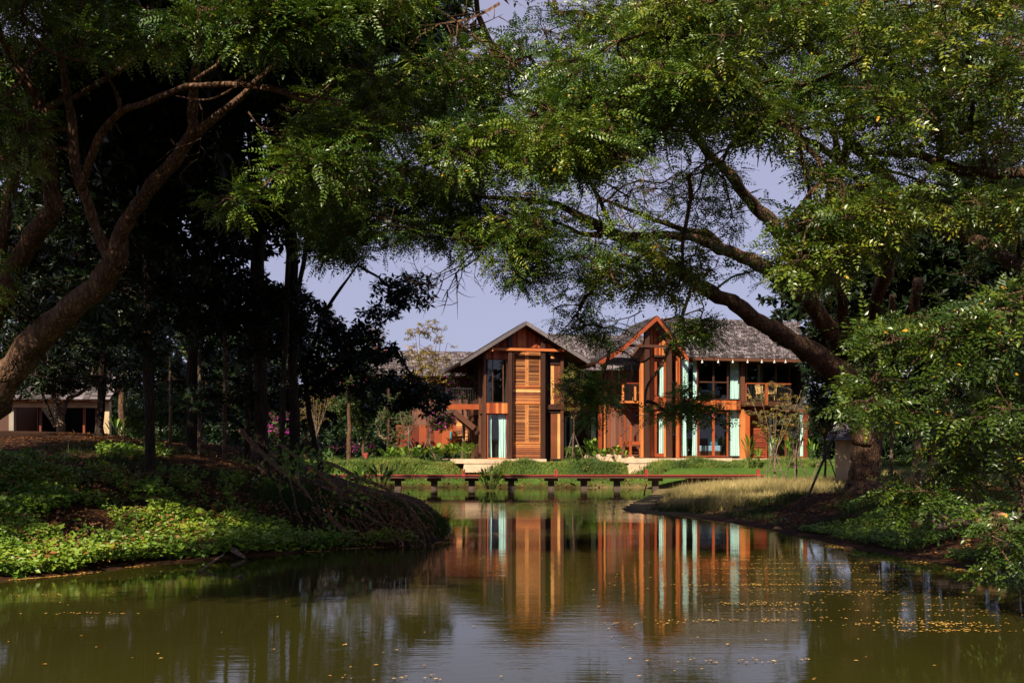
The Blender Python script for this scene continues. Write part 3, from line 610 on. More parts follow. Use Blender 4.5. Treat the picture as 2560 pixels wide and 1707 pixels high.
# tall straight trees of the grove, dark under the closed canopy
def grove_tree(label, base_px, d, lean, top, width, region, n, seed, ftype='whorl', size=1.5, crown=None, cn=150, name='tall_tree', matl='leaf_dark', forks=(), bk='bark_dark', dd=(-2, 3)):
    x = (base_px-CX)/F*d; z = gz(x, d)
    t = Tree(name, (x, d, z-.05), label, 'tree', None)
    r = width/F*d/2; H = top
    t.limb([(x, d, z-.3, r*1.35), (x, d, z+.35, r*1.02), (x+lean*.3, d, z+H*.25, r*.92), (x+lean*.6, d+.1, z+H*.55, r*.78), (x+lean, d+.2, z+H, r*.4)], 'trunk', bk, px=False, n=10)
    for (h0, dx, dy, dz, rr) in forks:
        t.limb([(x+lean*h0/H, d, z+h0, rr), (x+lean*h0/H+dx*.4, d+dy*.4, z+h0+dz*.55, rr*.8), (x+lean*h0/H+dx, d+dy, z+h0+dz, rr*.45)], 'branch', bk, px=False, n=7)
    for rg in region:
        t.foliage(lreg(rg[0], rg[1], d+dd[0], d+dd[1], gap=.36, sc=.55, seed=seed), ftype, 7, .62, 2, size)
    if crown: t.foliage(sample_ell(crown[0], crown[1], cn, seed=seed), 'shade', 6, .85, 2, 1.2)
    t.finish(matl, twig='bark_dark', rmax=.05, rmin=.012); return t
grove_tree('slim tree on the left bank with a sunlit foot and slightly leaning trunk', 376, 20.2, -.15, 9, 26, [([(150,430),(430,430),(430,800),(300,840),(150,800)], 60)], 0, 41, crown=((-7.6,21,8.6),(2.4,2.2,2.2)), cn=60)
grove_tree('broken-barked tree on the left bank standing behind the slim leaning one', 479, 26, .1, 10, 27, [([(0,500),(330,400),(560,420),(560,760),(0,780)], 150)], 0, 42, crown=((-8.5,27,9.5),(4,3,3)), cn=90)
grove_tree('tall straight tree rising through the gap of sky left of the pond', 657, 24.5, -.25, 13, 34, [([(430,0),(700,0),(720,200),(640,640),(600,900),(440,940),(440,430),(520,440)], 190), ([(590,430),(735,420),(735,660),(690,800),(600,800)], 50)], 0, 43, crown=((-6,25,12.5),(4.5,3,2.5)), cn=100, forks=[(6.5,-.9,.2,5,.09)])
grove_tree('tall straight tree nearest the pond tip, with a sunlit patch on its bark', 737, 25.5, -.1, 12, 26, [([(640,60),(1040,-20),(1060,60),(900,110),(840,200),(800,270),(720,330),(690,430),(640,330)], 150)], 0, 44, crown=((-4.6,25.5,11.5),(4,3,2.2)), cn=90, forks=[(4.2,1.2,.4,5,.07),(3.6,-.5,.2,5,.06)])
grove_tree('thin dark tree among the left grove, between two thicker trunks', 617, 29, .3, 11, 14, [([(0,760),(640,780),(640,960),(420,980),(300,900),(0,900)], 130)], 0, 45, dd=(1, 7))
grove_tree('dark tree at the back of the left grove behind the leaning trunks', 250, 31, .4, 11, 20, [([(0,100),(640,60),(560,330),(560,420),(0,560)], 300)], 0, 46, crown=((-11,31,11),(6,3,3)), cn=120, size=1.8, dd=(-3, 4))
grove_tree('dark broad-leaved tree arching over the lawn at the centre-left', 800, 30, -.8, 5.5, 16,
    [([(640,640),(700,650),(760,680),(830,700),(860,760),(900,800),(900,850),(1000,880),(1040,930),(960,960),(900,950),(850,910),(720,900),(680,960),(640,960)], 120),
     ([(850,650),(920,625),(990,650),(970,690),(920,690),(880,740),(840,700)], 22)], 0, 47, size=1.55, forks=[(3.2,1.6,0,3.2,.07),(2.5,2.4,0,1.4,.06),(3,-1.2,0,2.5,.06)], dd=(-1,1.6))
grove_tree('dark tree with long drooping leaf sprays left of the centre gap of sky', 700, 22.5, .25, 9, 15, [([(690,330),(760,330),(830,420),(840,560),(800,600),(740,640),(700,600)], 46)], 0, 48, dd=(-1,1.5), size=1.45, crown=((-6.2,20,9.4),(3.5,3,1.6)), cn=90)
# slim poles
for i, (px, dd_, hh, wd_, lb) in enumerate([(425,25,2.4,9,'weathered pole standing beside the broken-barked tree'),(498,25.5,2.6,11,'pole standing close right of the broken-barked tree'),(561,26,5,11,'thin bare pole-like sapling mid-grove'),(1320/2.138,26,1.8,15,'short dark stump-like pole before the tall straight trees')]):
    x = (px-CX)/F*dd_; z = gz(x, dd_); mb = MB(); mb.tube([(0,0,-.2),(.02,0,hh*.5),(0.0,0,hh)], [wd_/F*dd_/2]*2+[wd_/F*dd_/2*.7], 8)
    o = mb.build('wooden_pole', M['bark_dark'] if i == 3 else M['bark_pale'], None, True); o.location = (x, dd_, z); tag(o, lb, 'pole')

# right-hand background trees behind the big tree
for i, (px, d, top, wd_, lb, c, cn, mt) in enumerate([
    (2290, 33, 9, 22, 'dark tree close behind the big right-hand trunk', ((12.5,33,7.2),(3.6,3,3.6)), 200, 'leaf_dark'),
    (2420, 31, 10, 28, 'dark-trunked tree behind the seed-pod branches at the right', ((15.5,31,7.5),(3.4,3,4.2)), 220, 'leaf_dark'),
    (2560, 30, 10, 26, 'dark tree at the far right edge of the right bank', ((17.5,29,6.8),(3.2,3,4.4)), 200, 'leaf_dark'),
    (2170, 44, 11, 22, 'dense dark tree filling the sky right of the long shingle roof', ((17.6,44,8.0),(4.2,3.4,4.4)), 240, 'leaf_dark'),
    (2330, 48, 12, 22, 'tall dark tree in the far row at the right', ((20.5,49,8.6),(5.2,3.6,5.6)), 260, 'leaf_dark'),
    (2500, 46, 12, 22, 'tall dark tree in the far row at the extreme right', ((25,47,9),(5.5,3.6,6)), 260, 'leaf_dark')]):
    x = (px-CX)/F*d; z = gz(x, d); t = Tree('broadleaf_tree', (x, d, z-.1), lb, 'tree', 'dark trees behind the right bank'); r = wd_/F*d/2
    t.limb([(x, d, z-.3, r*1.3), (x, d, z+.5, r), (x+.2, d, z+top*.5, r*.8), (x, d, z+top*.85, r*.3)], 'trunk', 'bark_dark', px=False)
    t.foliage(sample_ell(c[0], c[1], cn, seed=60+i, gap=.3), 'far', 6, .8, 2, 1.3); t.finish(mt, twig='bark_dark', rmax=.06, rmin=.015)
# low leafy tree with grey-green leaves beside the right end of the long roof
t = Tree('broadleaf_tree', (14.6, 41, 1.0), 'grey-green leafy tree covering the right end of the timber house', 'tree')
t.limb([(14.6,41,.8,.14),(14.5,41,3,.11),(14.3,41,5.5,.05)], 'trunk', 'bark_dark', px=False)
t.foliage(sample_poly(D([(1865,830),(1960,840),(1960,980),(1890,965),(1870,900)]), 46, 38.5, 42, gap=.2, seed=70), 'whorl', 7, .6, 3, 1.5); t.finish('leaf_dark', twig='bark_dark')

# trees and shrubs round the lawn, left of the houses
def round_tree(name, label, px, py0, py1, wpx, d, n, ft, size, mt, cat='tree', trunk=True, twigm='bark', flowers=None, group=None, flat=.8, gap=.32, per=2, ns=7, rad=.55):
    x = (px-CX)/F*d; z = gz(x, d); zt = CZ-(py0-HY)/F*d; zb = max(CZ-(py1-HY)/F*d, z+.1); r = wpx/F*d/2
    t = Tree(name, (x, d, z-.05), label, cat, group)
    if trunk:
        t.limb([(x, d, z-.1, .09*(zt-z)/6+.03), (x+.1, d, (z+zb)/2, .07*(zt-z)/6+.02), (x-.05, d, (zb+zt)/2, .03)], 'trunk', twigm, px=False, n=7)
    else: t.sk.append(np.array([[x, d, z]])); t.skr.append(np.array([.03]))
    h = sample_ell((x, d, (zt+zb)/2), (r, r*.8, (zt-zb)/2), n, seed=int(px), gap=gap)
    t.foliage(h, ft, ns, rad, per, size, flat=flat)
    if flowers: t.foliage(h[RNG.random(len(h)) < flowers[1]], 'whorl_s', 3, rad*1.15, 2, flowers[2], part='flowers', twigs=False, conn=False, base=(.1,.9))
    t.finish({'crown': mt, 'flowers': flowers[0] if flowers else mt}, twig=twigm, rmin=.012); return t
round_tree('flowering_tree', 'tree topped with pale pink blossom above the dark centre-left foliage', 870, 745, 1000, 190, 66, 120, 'whorl', 1.3, 'leaf_mid', flowers=('rosy', .7, 1.6), twigm='bark', flat=.9)
round_tree('broadleaf_tree', 'leafy tree at the back of the lawn behind the red-and-white trunks', 760, 860, 1080, 220, 72, 130, 'far', 1.2, 'leaf_dark')
round_tree('broadleaf_tree', 'small green tree at the back of the lawn near the red bollard', 905, 900, 1085, 170, 70, 110, 'whorl', 1.5, 'leaf_mid')
round_tree('broadleaf_tree', 'dark spreading tree behind the left staked sapling', 640, 880, 1110, 230, 62, 130, 'far', 1.2, 'leaf_dark')
round_tree('broadleaf_tree', 'leafy tree between the pavilion and the lawn', 400, 860, 1120, 260, 55, 150, 'whorl', 1.6, 'leaf_mid')
round_tree('broadleaf_tree', 'dark tree behind the pavilion roof', 150, 780, 990, 330, 58, 170, 'far', 1.3, 'leaf_dark')
round_tree('broadleaf_tree', 'dark tree rising behind the grove between pavilion and lawn', 470, 700, 1060, 280, 64, 200, 'far', 1.3, 'leaf_dark')
round_tree('broadleaf_tree', 'distant dark tree closing the view above the lawn', 620, 740, 1060, 260, 80, 170, 'far', 1.4, 'leaf_dark')
round_tree('pale_tree', 'pale yellow-green treetop behind the right end of the long roof', 1985, 765, 1000, 130, 75, 70, 'far', .9, 'leaf_mid')
round_tree('broadleaf_tree', 'dark tree closing the far left edge behind the leaning trunks', 60, 470, 900, 360, 47, 230, 'far', 1.3, 'leaf_dark')
round_tree('broadleaf_tree', 'dark tree between the leaning trunks and the slim sunlit-footed tree', 300, 560, 930, 300, 49, 200, 'far', 1.3, 'leaf_dark')
# hedge bushes along the back of the lawn
for i, (px, d, wp, y0, mt) in enumerate([(330,60,160,1040,'leaf_mid'),(560,70,170,1050,'leaf_dark'),(690,76,170,1060,'leaf_dark'),(800,78,160,1075,'leaf_dark'),(960,74,120,1070,'leaf_mid')]):
    round_tree('shrub', ['bush with yellowish leaves beside the pavilion','dark bush behind the grove poles','dark bush behind the left staked sapling','low dark bush at the back edge of the lawn','bush at the foot of the red-brown wall'][i], px, y0, 1150, wp, d, 50, 'whorl', 1.3, mt, 'shrub', trunk=False)
round_tree('shrub', 'loose olive bush growing against the red-brown wall', 985, 985, 1125, 95, 60.5, 55, 'whorl_s', 1.2, 'leaf_mid', 'shrub', trunk=False, rad=.45, twigm='bark_pale')
round_tree('shrub', 'thin twiggy bush before the upstairs walkway of the left house', 1195, 925, 1010, 34, 59, 16, 'whorl_s', 1.0, 'leaf_mid', 'shrub', rad=.35, twigm='bark_pale')
# bougainvilleas
round_tree('bougainvillea', 'bougainvillea with magenta flowers spilling over the red-brown wall', 1090, 1020, 1075, 90, 62, 45, 'whorl', .9, 'leaf_mid', 'shrub', flowers=('pink', .9, 1.1), trunk=False, rad=.4)
round_tree('bougainvillea', 'bougainvillea with magenta flowers on the upstairs balcony of the left house', 1155, 915, 1010, 75, 60.5, 40, 'whorl_s', 1.1, 'leaf_mid', 'shrub', flowers=('pink', .6, 1.0), rad=.4, twigm='bark_pale')
round_tree('bougainvillea', 'bougainvillea with magenta flowers between the grove trunks', 700, 1015, 1110, 60, 52, 22, 'whorl_s', 1.2, 'leaf_mid', 'shrub', flowers=('pink', .9, 1.2), rad=.4, trunk=False)
round_tree('bougainvillea', 'low purple-flowering bush at the back of the lawn', 890, 1108, 1128, 120, 73, 26, 'whorl_s', 1.2, 'leaf_dark', 'shrub', flowers=('pink', .9, 1.1), rad=.35, trunk=False)
# the twisted tree before the pavilion
t = Tree('twisted_tree', (P(151,1085,33)[0], 33, 1.9), 'grey twisted tree with forked trunk standing before the pavilion', 'tree')
t.limb([(152,1100,33,26),(150,1060,33,22),(145,1020,33,20),(135,985,33,16),(130,950,33,14),(127,900,33,10)], 'trunk', 'bark_pale')
t.limb([(150,1050,33,14),(170,1000,33,10),(200,985,33.2,9),(222,960,33.4,7),(235,910,33.5,5)], 'branch', 'bark_pale')
t.limb([(138,1070,33,9),(120,1020,32.8,8),(108,985,32.6,8),(100,930,32.5,6)], 'branch', 'bark_dark')
t.foliage(sample_poly(D([(40,790),(280,790),(290,900),(180,880),(120,905),(90,870),(20,880)]), 70, 31, 35, gap=.3, seed=72), 'whorl', 6, .55, 2, 1.2); t.finish('leaf_dark', twig='bark_dark')

# saplings held by tripod stakes
def sapling(label, px, py, d, h, spread, n, mt, leaf, stakes=True, bk='twig', seed=1, fork=.45, size=1.0, group='young trees held by wooden stakes'):
    x = (px-CX)/F*d; z = CZ-(py-HY)/F*d; rr = random.Random(seed)
    t = Tree('sapling', (x, d, z), label, 'young tree', group)
    t.limb([(x, d, z-.1, .055), (x+.03, d, z+h*fork*.5, .05), (x, d, z+h*fork, .042)], 'trunk', bk, px=False, n=7)
    ends = []
    for i in range(6 if spread > .8 else 4):
        a = 2*math.pi*i/5+rr.uniform(-.4,.4); e = (x+math.cos(a)*spread*rr.uniform(.5,1), d+math.sin(a)*spread*.6, z+h*rr.uniform(.75,1))
        t.limb([(x, d, z+h*fork*rr.uniform(.75,1), .032), (x+(e[0]-x)*.55, d+(e[1]-d)*.5, z+h*.62, .022), (*e, .010)], 'branch', bk, px=False, n=5)
    H = sample_ell((x, d, z+h*.74), (spread, spread*.7, h*.3), n, seed=seed, gap=.1)
    t.foliage(H, leaf, 4 if n > 30 else 3, .3, 1, size, base=(.2,.9)); t.finish(mt, twig=bk, rmin=.008, rmax=.025)
    if stakes:
        for k in range(3):
            a = .5+k*2.094+seed; mb = MB(); mb.tube([(math.cos(a)*.55, math.sin(a)*.5, -.05), (math.cos(a)*.04, math.sin(a)*.04, 1.25)], [.028,.025], 6); mb.build('stake', M['stake'], t.root)
        mb = MB()
        for k in range(3):
            a = .5+k*2.094+seed; b = a+2.094; mb.bar((math.cos(a)*.36, math.sin(a)*.33, .5), (math.cos(b)*.36, math.sin(b)*.33, .5), .05, .03)
        mb.build('crossbar', M['stake'], t.root)
    return t
sapling('staked sapling with many fine pale branches and sparse green leaves on the lawn', 791, 1148, 61, 4.4, 1.0, 75, 'yellowleaf', 'sprig', bk='bark_pale', seed=1, fork=.4)
sapling('staked sapling with crooked twin stems left of the broad-leaved bed', 1022, 1150, 58, 3.2, .9, 30, 'leaf_mid', 'sprig', bk='bark_pale', seed=2, fork=.6)
t = sapling('tall staked tree with sparse golden leaves before the left roof', 1070, 1150, 57.5, 8.0, 1.5, 95, 'yellowleaf', 'whorl_s', seed=3, fork=.62, size=1.7)
sapling('staked tree of bare pale branches between the two timber houses', 1434, 1140, 55.5, 4.9, 1.1, 45, 'yellowleaf', 'whorl_s', seed=4, fork=.5, size=1.5)
sapling('broad bare-twigged staked tree with russet leaf tufts before the right house', 1936, 1205, 42, 4.1, 1.35, 70, 'yellowleaf', 'whorl_s', bk='bark_pale', seed=5, fork=.3, size=1.0)
sapling('bushy low-forked staked tree right of the russet-tufted one', 1989, 1195, 42.5, 3.3, .9, 50, 'leaf_mid', 'whorl_s', bk='bark_pale', seed=6, fork=.25, size=1.0)
sapling('staked tree with green leaves and twin stems beside the cream shed', 2062, 1190, 43, 4.0, .95, 110, 'leaf_mid', 'sprig', bk='twig', seed=7, fork=.5)

# far wood closing the view beyond the lawn
rng = np.random.default_rng(5); n = 2600; x = rng.uniform(-75, 80, n); y = 98+rng.random(n)*12; top = 6.2+2.4*vnoise(x, x*0, x*0, .12, 3)+1.2*vnoise(x, x*0, x*0, .5, 4); z = 1.2+rng.random(n)**.8*(top-1.2)
p = np.repeat(np.stack([x, y, z], 1), 12, 0); k = len(p); p += rng.normal(size=(k,3))*[.8,.8,.6]
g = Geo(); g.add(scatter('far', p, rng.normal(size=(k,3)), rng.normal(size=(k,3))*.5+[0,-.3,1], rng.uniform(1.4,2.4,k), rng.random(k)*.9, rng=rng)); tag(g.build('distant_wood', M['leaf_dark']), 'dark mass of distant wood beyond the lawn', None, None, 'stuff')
# ------------------------------------------------------------------ timber houses
class Frame:
    """a building frame: x along the facade, y into the building, z up; sizes come from measured widths on its facade"""
    def __init__(s, px, d, rz): s.O = np.array([(px-CX)/F*d, d]); s.c = math.cos(rz); s.s = math.sin(rz); s.rz = rz
    def X(s, px, ly=0): k = (px-CX)/F; return (k*(s.O[1]+ly*s.c)-s.O[0]+ly*s.s)/(s.c-k*s.s)
    def Y(s, lx, ly): return s.O[1]+lx*s.s+ly*s.c
    def Z(s, py, lx=0, ly=0): return CZ-(py-HY)/F*s.Y(lx, ly)
    def root(s, name, label, cat, group=None, lx=0, ly=0, z=0):
        w_ = (s.O[0]+lx*s.c-ly*s.s, s.O[1]+lx*s.s+ly*s.c, z); return empty(name, w_, label, cat, group, s.rz)
    def bx(s, mb, x0, x1, y0, y1, l0, l1, val=None):
        a, b = s.X(x0, l0), s.X(x1, l0); m = (a+b)/2; mb.box(a, b, l0, l1, s.Z(y1, m, l0), s.Z(y0, m, l0), val)
    def planks(s, mb, x0, x1, y0, y1, l0, l1, w=.14, horiz=False, gap=.006, tilt=0):
        a, b = s.X(x0, l0), s.X(x1, l0); m = (a+b)/2; z0, z1 = s.Z(y1, m, l0), s.Z(y0, m, l0)
        if horiz:
            n = max(1, round((z1-z0)/w)); h = (z1-z0)/n
            for i in range(n):
                za = z0+i*h; q = random.random()
                if tilt: mb.add([(a,l0+.012,za+gap),(b,l0+.012,za+gap),(b,l1,za+gap),(a,l1,za+gap),(a,l0+.012+tilt,za+h-gap*.2),(b,l0+.012+tilt,za+h-gap*.2),(b,l1+tilt,za+h),(a,l1+tilt,za+h)],[(0,3,2,1),(4,5,6,7),(0,1,5,4),(1,2,6,5),(2,3,7,6),(3,0,4,7)], q)
                else: mb.box(a, b, l0, l1, za+gap, za+h, q)
        else:
            n = max(1, round((b-a)/w)); h = (b-a)/n
            for i in range(n): mb.box(a+i*h, a+(i+1)*h-gap, l0+random.uniform(0,.006), l1, z0, z1)
def shingles(mb, A, B, C_, D_, course=.19, w=.17, th=.06, skip=None):
    """A-B eave, D-C ridge (3D points): courses of thin overlapping shingles"""
    A, B, C_, D_ = [Vector(p) for p in (A, B, C_, D_)]
    nrm = (B-A).cross(D_-A).normalized(); nrm = nrm if nrm.z > 0 else -nrm
    n = max(1, int((D_-A).length/course)); 
    for i in range(n):
        t0, t1 = i/n, min(1, (i+1.25)/n); a0 = A.lerp(D_, t0); b0 = B.lerp(C_, t0); a1 = A.lerp(D_, t1); b1 = B.lerp(C_, t1)
        Lw = (b0-a0).length; k = max(1, int(Lw/w)); cut = [0]+[(j+random.uniform(-.25,.25))/k for j in range(1, k)]+[1]
        tone = random.uniform(-.12,.12)
        for j in range(k):
            u, v_ = cut[j], cut[j+1]; lift = th*random.uniform(.7,1.2); jit = (D_-A).normalized()*random.uniform(-.03,.01)
            p = [a0.lerp(b0,u)+jit, a0.lerp(b0,v_-.004)+jit, a1.lerp(b1,v_-.004), a1.lerp(b1,u)]
            mb.add([p[0]+nrm*lift, p[1]+nrm*lift, p[2]+nrm*.006, p[3]+nrm*.006, p[0]-nrm*.0, p[1]-nrm*.0], [(0,1,2,3),(4,5,1,0)], min(1,max(0,random.random()+tone)))
def slab(mb, A, B, C_, D_, t):
    A, B, C_, D_ = [Vector(p) for p in (A, B, C_, D_)]; n = (B-A).cross(D_-A).normalized(); n = n if n.z > 0 else -n
    v = [A-n*t, B-n*t, C_-n*t, D_-n*t, A-n*.004, B-n*.004, C_-n*.004, D_-n*.004]
    mb.add(v, [(0,3,2,1),(4,5,6,7),(0,1,5,4),(1,2,6,5),(2,3,7,6),(3,0,4,7)])
def curtain(fr, x0, x1, y0, y1, ly, label, group='aqua curtains in the timber houses', full=1.0):
    a, b = fr.X(x0, ly), fr.X(x1, ly); m = (a+b)/2; z0, z1 = fr.Z(y1, m, ly), fr.Z(y0, m, ly); n = max(10, int((b-a)/.028)); V = []; rows = 7
    ph = random.random()*6; g = MB(); W_ = b-a
    for j in range(rows+1):
        t = j/rows; z = z1+(z0-z1)*t; pinch = 1-.10*math.sin(t*math.pi)*(1 if full else 0)
        for i in range(n+1):
            u = i/n; V.append((W_*(u-.5)*pinch+ .012*math.sin(t*5+u*9), .05*math.sin(u*W_*46+ph+.5*math.sin(t*3))*(.4+.6*t)+.012*math.sin(u*W_*23+ph), z-z0))
    fs = [(j*(n+1)+i, j*(n+1)+i+1, (j+1)*(n+1)+i+1, (j+1)*(n+1)+i) for j in range(rows) for i in range(n)]
    g.add(V, fs); o = g.build('curtain', M['curtain'], None, True); wx = fr.O[0]+m*fr.c-ly*fr.s; wy = fr.O[1]+m*fr.s+ly*fr.c
    o.location = (wx, wy, z0); o.rotation_euler = (0, 0, fr.rz); tag(o, label, 'curtain', group); return o
def window(fr, x0, x1, y0, y1, l0, mat, parent, name='window', fw=.06, mull=(), trans=(), depth=.07):
    a, b = fr.X(x0, l0), fr.X(x1, l0); m = (a+b)/2; z0, z1 = fr.Z(y1, m, l0), fr.Z(y0, m, l0); mb = MB()
    mb.box(a, a+fw, l0, l0+depth, z0, z1); mb.box(b-fw, b, l0, l0+depth, z0, z1)
    mb.box(a+fw, b-fw, l0+.004, l0+depth, z0, z0+fw); mb.box(a+fw, b-fw, l0+.004, l0+depth, z1-fw, z1)
    for px in mull: c = fr.X(px, l0); mb.box(c-fw*.8, c+fw*.8, l0+.002, l0+depth, z0+fw, z1-fw)
    for py in trans: c = fr.Z(py, m, l0); mb.box(a+fw, b-fw, l0+.006, l0+depth, c-fw*.5, c+fw*.5)
    f = mb.build(name, M[mat], parent); g = MB(); g.box(a+fw, b-fw, l0+depth*.5, l0+depth*.5+.008, z0+fw, z1-fw); g.build('pane', M['glass'], f); return f
def shutter(fr, x0, x1, y0, y1, l0, parent):
    a, b = fr.X(x0, l0), fr.X(x1, l0); m = (a+b)/2; z0, z1 = fr.Z(y1, m, l0), fr.Z(y0, m, l0); mb = MB(); fw = .095
    mb.box(a, a+fw, l0, l0+.05, z0, z1, .75); mb.box(b-fw, b, l0, l0+.05, z0, z1, .7); mb.box(a+fw, b-fw, l0+.003, l0+.05, z0, z0+.1, .5); mb.box(a+fw, b-fw, l0+.003, l0+.05, z1-.1, z1, .6)
    sh = mb.build('shutter', M['wood_br'], parent); s = MB(); n = int((z1-z0-.2)/.062); h = (z1-z0-.2)/n
    for i in range(n):
        z = z0+.1+i*h; q = random.random()
        s.add([(a+fw,l0+.008,z+.003),(b-fw,l0+.008,z+.003),(b-fw,l0+.045,z+h+.004),(a+fw,l0+.045,z+h+.004),(a+fw,l0+.018,z-.006),(b-fw,l0+.018,z-.006)], [(0,1,2,3),(4,5,1,0)], q)
    s.build('slats', M['slat'], sh); g = MB()
    for zz in (z0+.2, (z0+z1)/2, z1-.2): g.box(a-.012, a+.012, l0-.012, l0+.01, zz-.06, zz+.06)
    g.build('hinges', M['metal'], sh)

# ---- left house
A = Frame(1320, 56.8, R(12)); H = A.root('timber_house', 'gabled timber house with louvred shutters in the middle of its front, left of the pair', 'house')
X, Z = A.X, A.Z
zf = Z(1146.5)
mb = MB(); A.bx(mb, 1141, 1366, 1147, 1158, -.9, 7); A.bx(mb, 1160, 1358, 1158, 1180, -.86, 6.8); mb.build('plinth', M['concrete'], H)
for x0, x1 in ((1271,1280.5),(1353,1363)):
    mb = MB(); A.bx(mb, x0, x1, 841, 1147, -.35, -.12); mb.build('post', M['wood_dk'], H)
mb = MB(); A.bx(mb, 1402, 1409, 872, 1149, .05, .3, .7); mb.build('post', M['wood_dk'], H)
mb = MB(); A.bx(mb, 1231, 1413, 870.5, 877, -.46, -.352, .8); mb.build('tie_beam', M['wood_orx'], H)
mb = MB(); A.bx(mb, 1224, 1226.5, 870, 877.5, -.8, .2); A.bx(mb, 1230, 1233, 870, 877.5, -.8, .2); A.bx(mb, 1407, 1410, 870, 877.5, -.8, .2);  A.bx(mb, 1412.5, 1415, 870, 877.5, -.8, .2); mb.build('beam_ends', M['wood_orx'], H)
# central bay: siding, shutters
mb = MB(); A.planks(mb, 1282, 1352.5, 967, 1007, 0, .06, .15, True, .012, .03); mb.build('siding', M['wood_brx'], H)
mb = MB(); A.planks(mb, 1282, 1352.5, 1109, 1146.5, 0, .06, .115, True, .012, .03); mb.build('siding', M['wood_brx'], H)
mb = MB(); A.bx(mb, 1281, 1353.5, 866, 1147, .07, .2); mb.build('wall', M['wood_dk'], H)
for (x0,x1,y0,y1) in ((1282,1317,880,966),(1317.5,1352.5,880,966),(1282,1317,1009,1107),(1317.5,1352.5,1009,1107)): shutter(A, x0, x1, y0, y1, 0, H)
mb = MB(); A.bx(mb, 1281, 1354, 1006.5, 1009, -.05, .06); A.bx(mb, 1281, 1354, 966, 968, -.03, .06); A.bx(mb, 1281, 1354, 1107, 1109, -.03, .06); mb.build('sill', M['wood_orx'], H)
# gable wall (vertical boards up to the rake)
xl, xr = X(1213), X(1409); apx, apz = X(1316), Z(806); ex0, ez = X(1152, -.9), Z(909, 0, -.9); ex1 = X(1489, -.9)
apx0 = X(1316, -.9); apz0 = Z(804, 0, -.9)
slope = (apz0-ez)/(apx0-ex0)
mb = MB(); n = 46; zt = Z(869, 0, .1)
for i in range(n):
    a_ = xl+(xr-xl)*i/n; b_ = a_+(xr-xl)/n-.006; top = min(apz0-.12-abs(a_-apx0)*slope, apz0-.12-abs(b_-apx0)*slope)
    if top > zt: mb.box(a_, b_, .03, .10, zt, top)
mb.build('gable_wall', M['wood_or'], H)
# left glazed bay
mb = MB(); A.planks(mb, 1213, 1270, 872, 897, .02, .1, .16); mb.build('fascia', M['wood_or'], H)
mb = MB(); A.planks(mb, 1216.5, 1269, 1007, 1033, -.04, .1, .17); mb.build('spandrel', M['wood_or'], H)
window(A, 1218, 1268, 898, 1006, .05, 'wood_dk', H, mull=(1232,1258), fw=.03)
window(A, 1218, 1268, 1034, 1146, .05, 'wood_or', H, fw=.05)
# right bay
mb = MB(); A.bx(mb, 1363.5, 1377, 872, 1147, .55, .65); A.bx(mb, 1363.3, 1364.3, 872, 1147, -.1, .55); mb.build('recess_wall', M['wood_dk'], H)
mb = MB(); A.planks(mb, 1377, 1402, 876, 1010, .22, .32, .2); A.planks(mb, 1377, 1402, 1024, 1147, .22, .32, .2); mb.build('board_panel', M['wood_br'], H)
mb = MB(); A.bx(mb, 1376, 1403, 896, 911, .15, .22, .1); mb.build('cross_beam', M['wood_dkx'], H); mb = MB(); A.bx(mb, 1363.5, 1409, 1011, 1023, .0, .3, .3); mb.build('cross_beam', M['wood_dkx'], H)
# left side wall of slats and glass
zl0 = Z(1147); ztop = Z(893)
mb = MB(); 
for i in range(22):
    yy = .25+i*.26
    mb.box(xl-.03, xl+.03, yy, yy+.05, Z(1035), ztop+.1) if i % 5 else mb.box(xl-.08, xl+.08, yy, yy+.14, zl0, ztop+.1)
mb.box(xl-.07, xl+.07, .11, 6, Z(1033), Z(1009)); mb.box(xl-.06, xl+.06, .11, 6, ztop, ztop+.25)
for i in range(12): mb.box(xl-.03, xl+.03, .2+i*.48, .28+i*.48, zl0, Z(1034))
mb.box(xl-.08, xl+.06, -.02, .12, zl0, ztop+.3); mb.build('side_slats', M['wood_dk'], H)
mb = MB(); mb.box(xl+.035, xl+.045, .12, 6, zl0, ztop); mb.build('side_pane', M['glass'], H)
# body: floor slabs, back and right walls
mb = MB(); mb.box(xl+.06, xr, 6, 6.12, zl0, ztop+.3); mb.box(xr-.1, xr-.02, .33, 5.98, zl0, ztop+.5); mb.box(xl+.08, xr-.12, .15, 5.98, Z(1030), Z(1012)); mb.box(xl+.08, xr-.12, .12, 5.98, zl0-.02, zl0+.02); mb.box(xl+.08, xr-.12, .12, 5.98, ztop+.2, ztop+.26)
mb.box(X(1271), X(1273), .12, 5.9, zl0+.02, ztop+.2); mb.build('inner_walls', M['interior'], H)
# roof
yb = 6.8
mb = MB(); shingles(mb, (ex0,-.9,ez), (ex0,yb,ez), (apx0,yb,apz0), (apx0,-.9,apz0)); shingles(mb, (ex1,-.9,ez), (ex1,yb,ez), (apx0,yb,apz0), (apx0,-.9,apz0))
rf = mb.build('roof', M['shingle'], H)
mb = MB(); mb.add([(ex0+.3,yb-.3,ez+.05),(ex1-.3,yb-.3,ez+.05),(apx0,yb-.3,apz0-.12),(ex0+.3,yb-.2,ez+.05),(ex1-.3,yb-.2,ez+.05),(apx0,yb-.2,apz0-.12)], [(0,1,2),(5,4,3)]); mb.build('back_gable', M['wood_dk'], H)
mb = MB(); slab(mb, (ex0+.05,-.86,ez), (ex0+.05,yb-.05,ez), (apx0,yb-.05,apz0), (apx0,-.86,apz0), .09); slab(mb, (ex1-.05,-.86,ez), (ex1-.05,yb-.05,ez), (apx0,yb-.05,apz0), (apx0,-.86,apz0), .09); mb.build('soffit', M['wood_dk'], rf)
mb = MB(); 
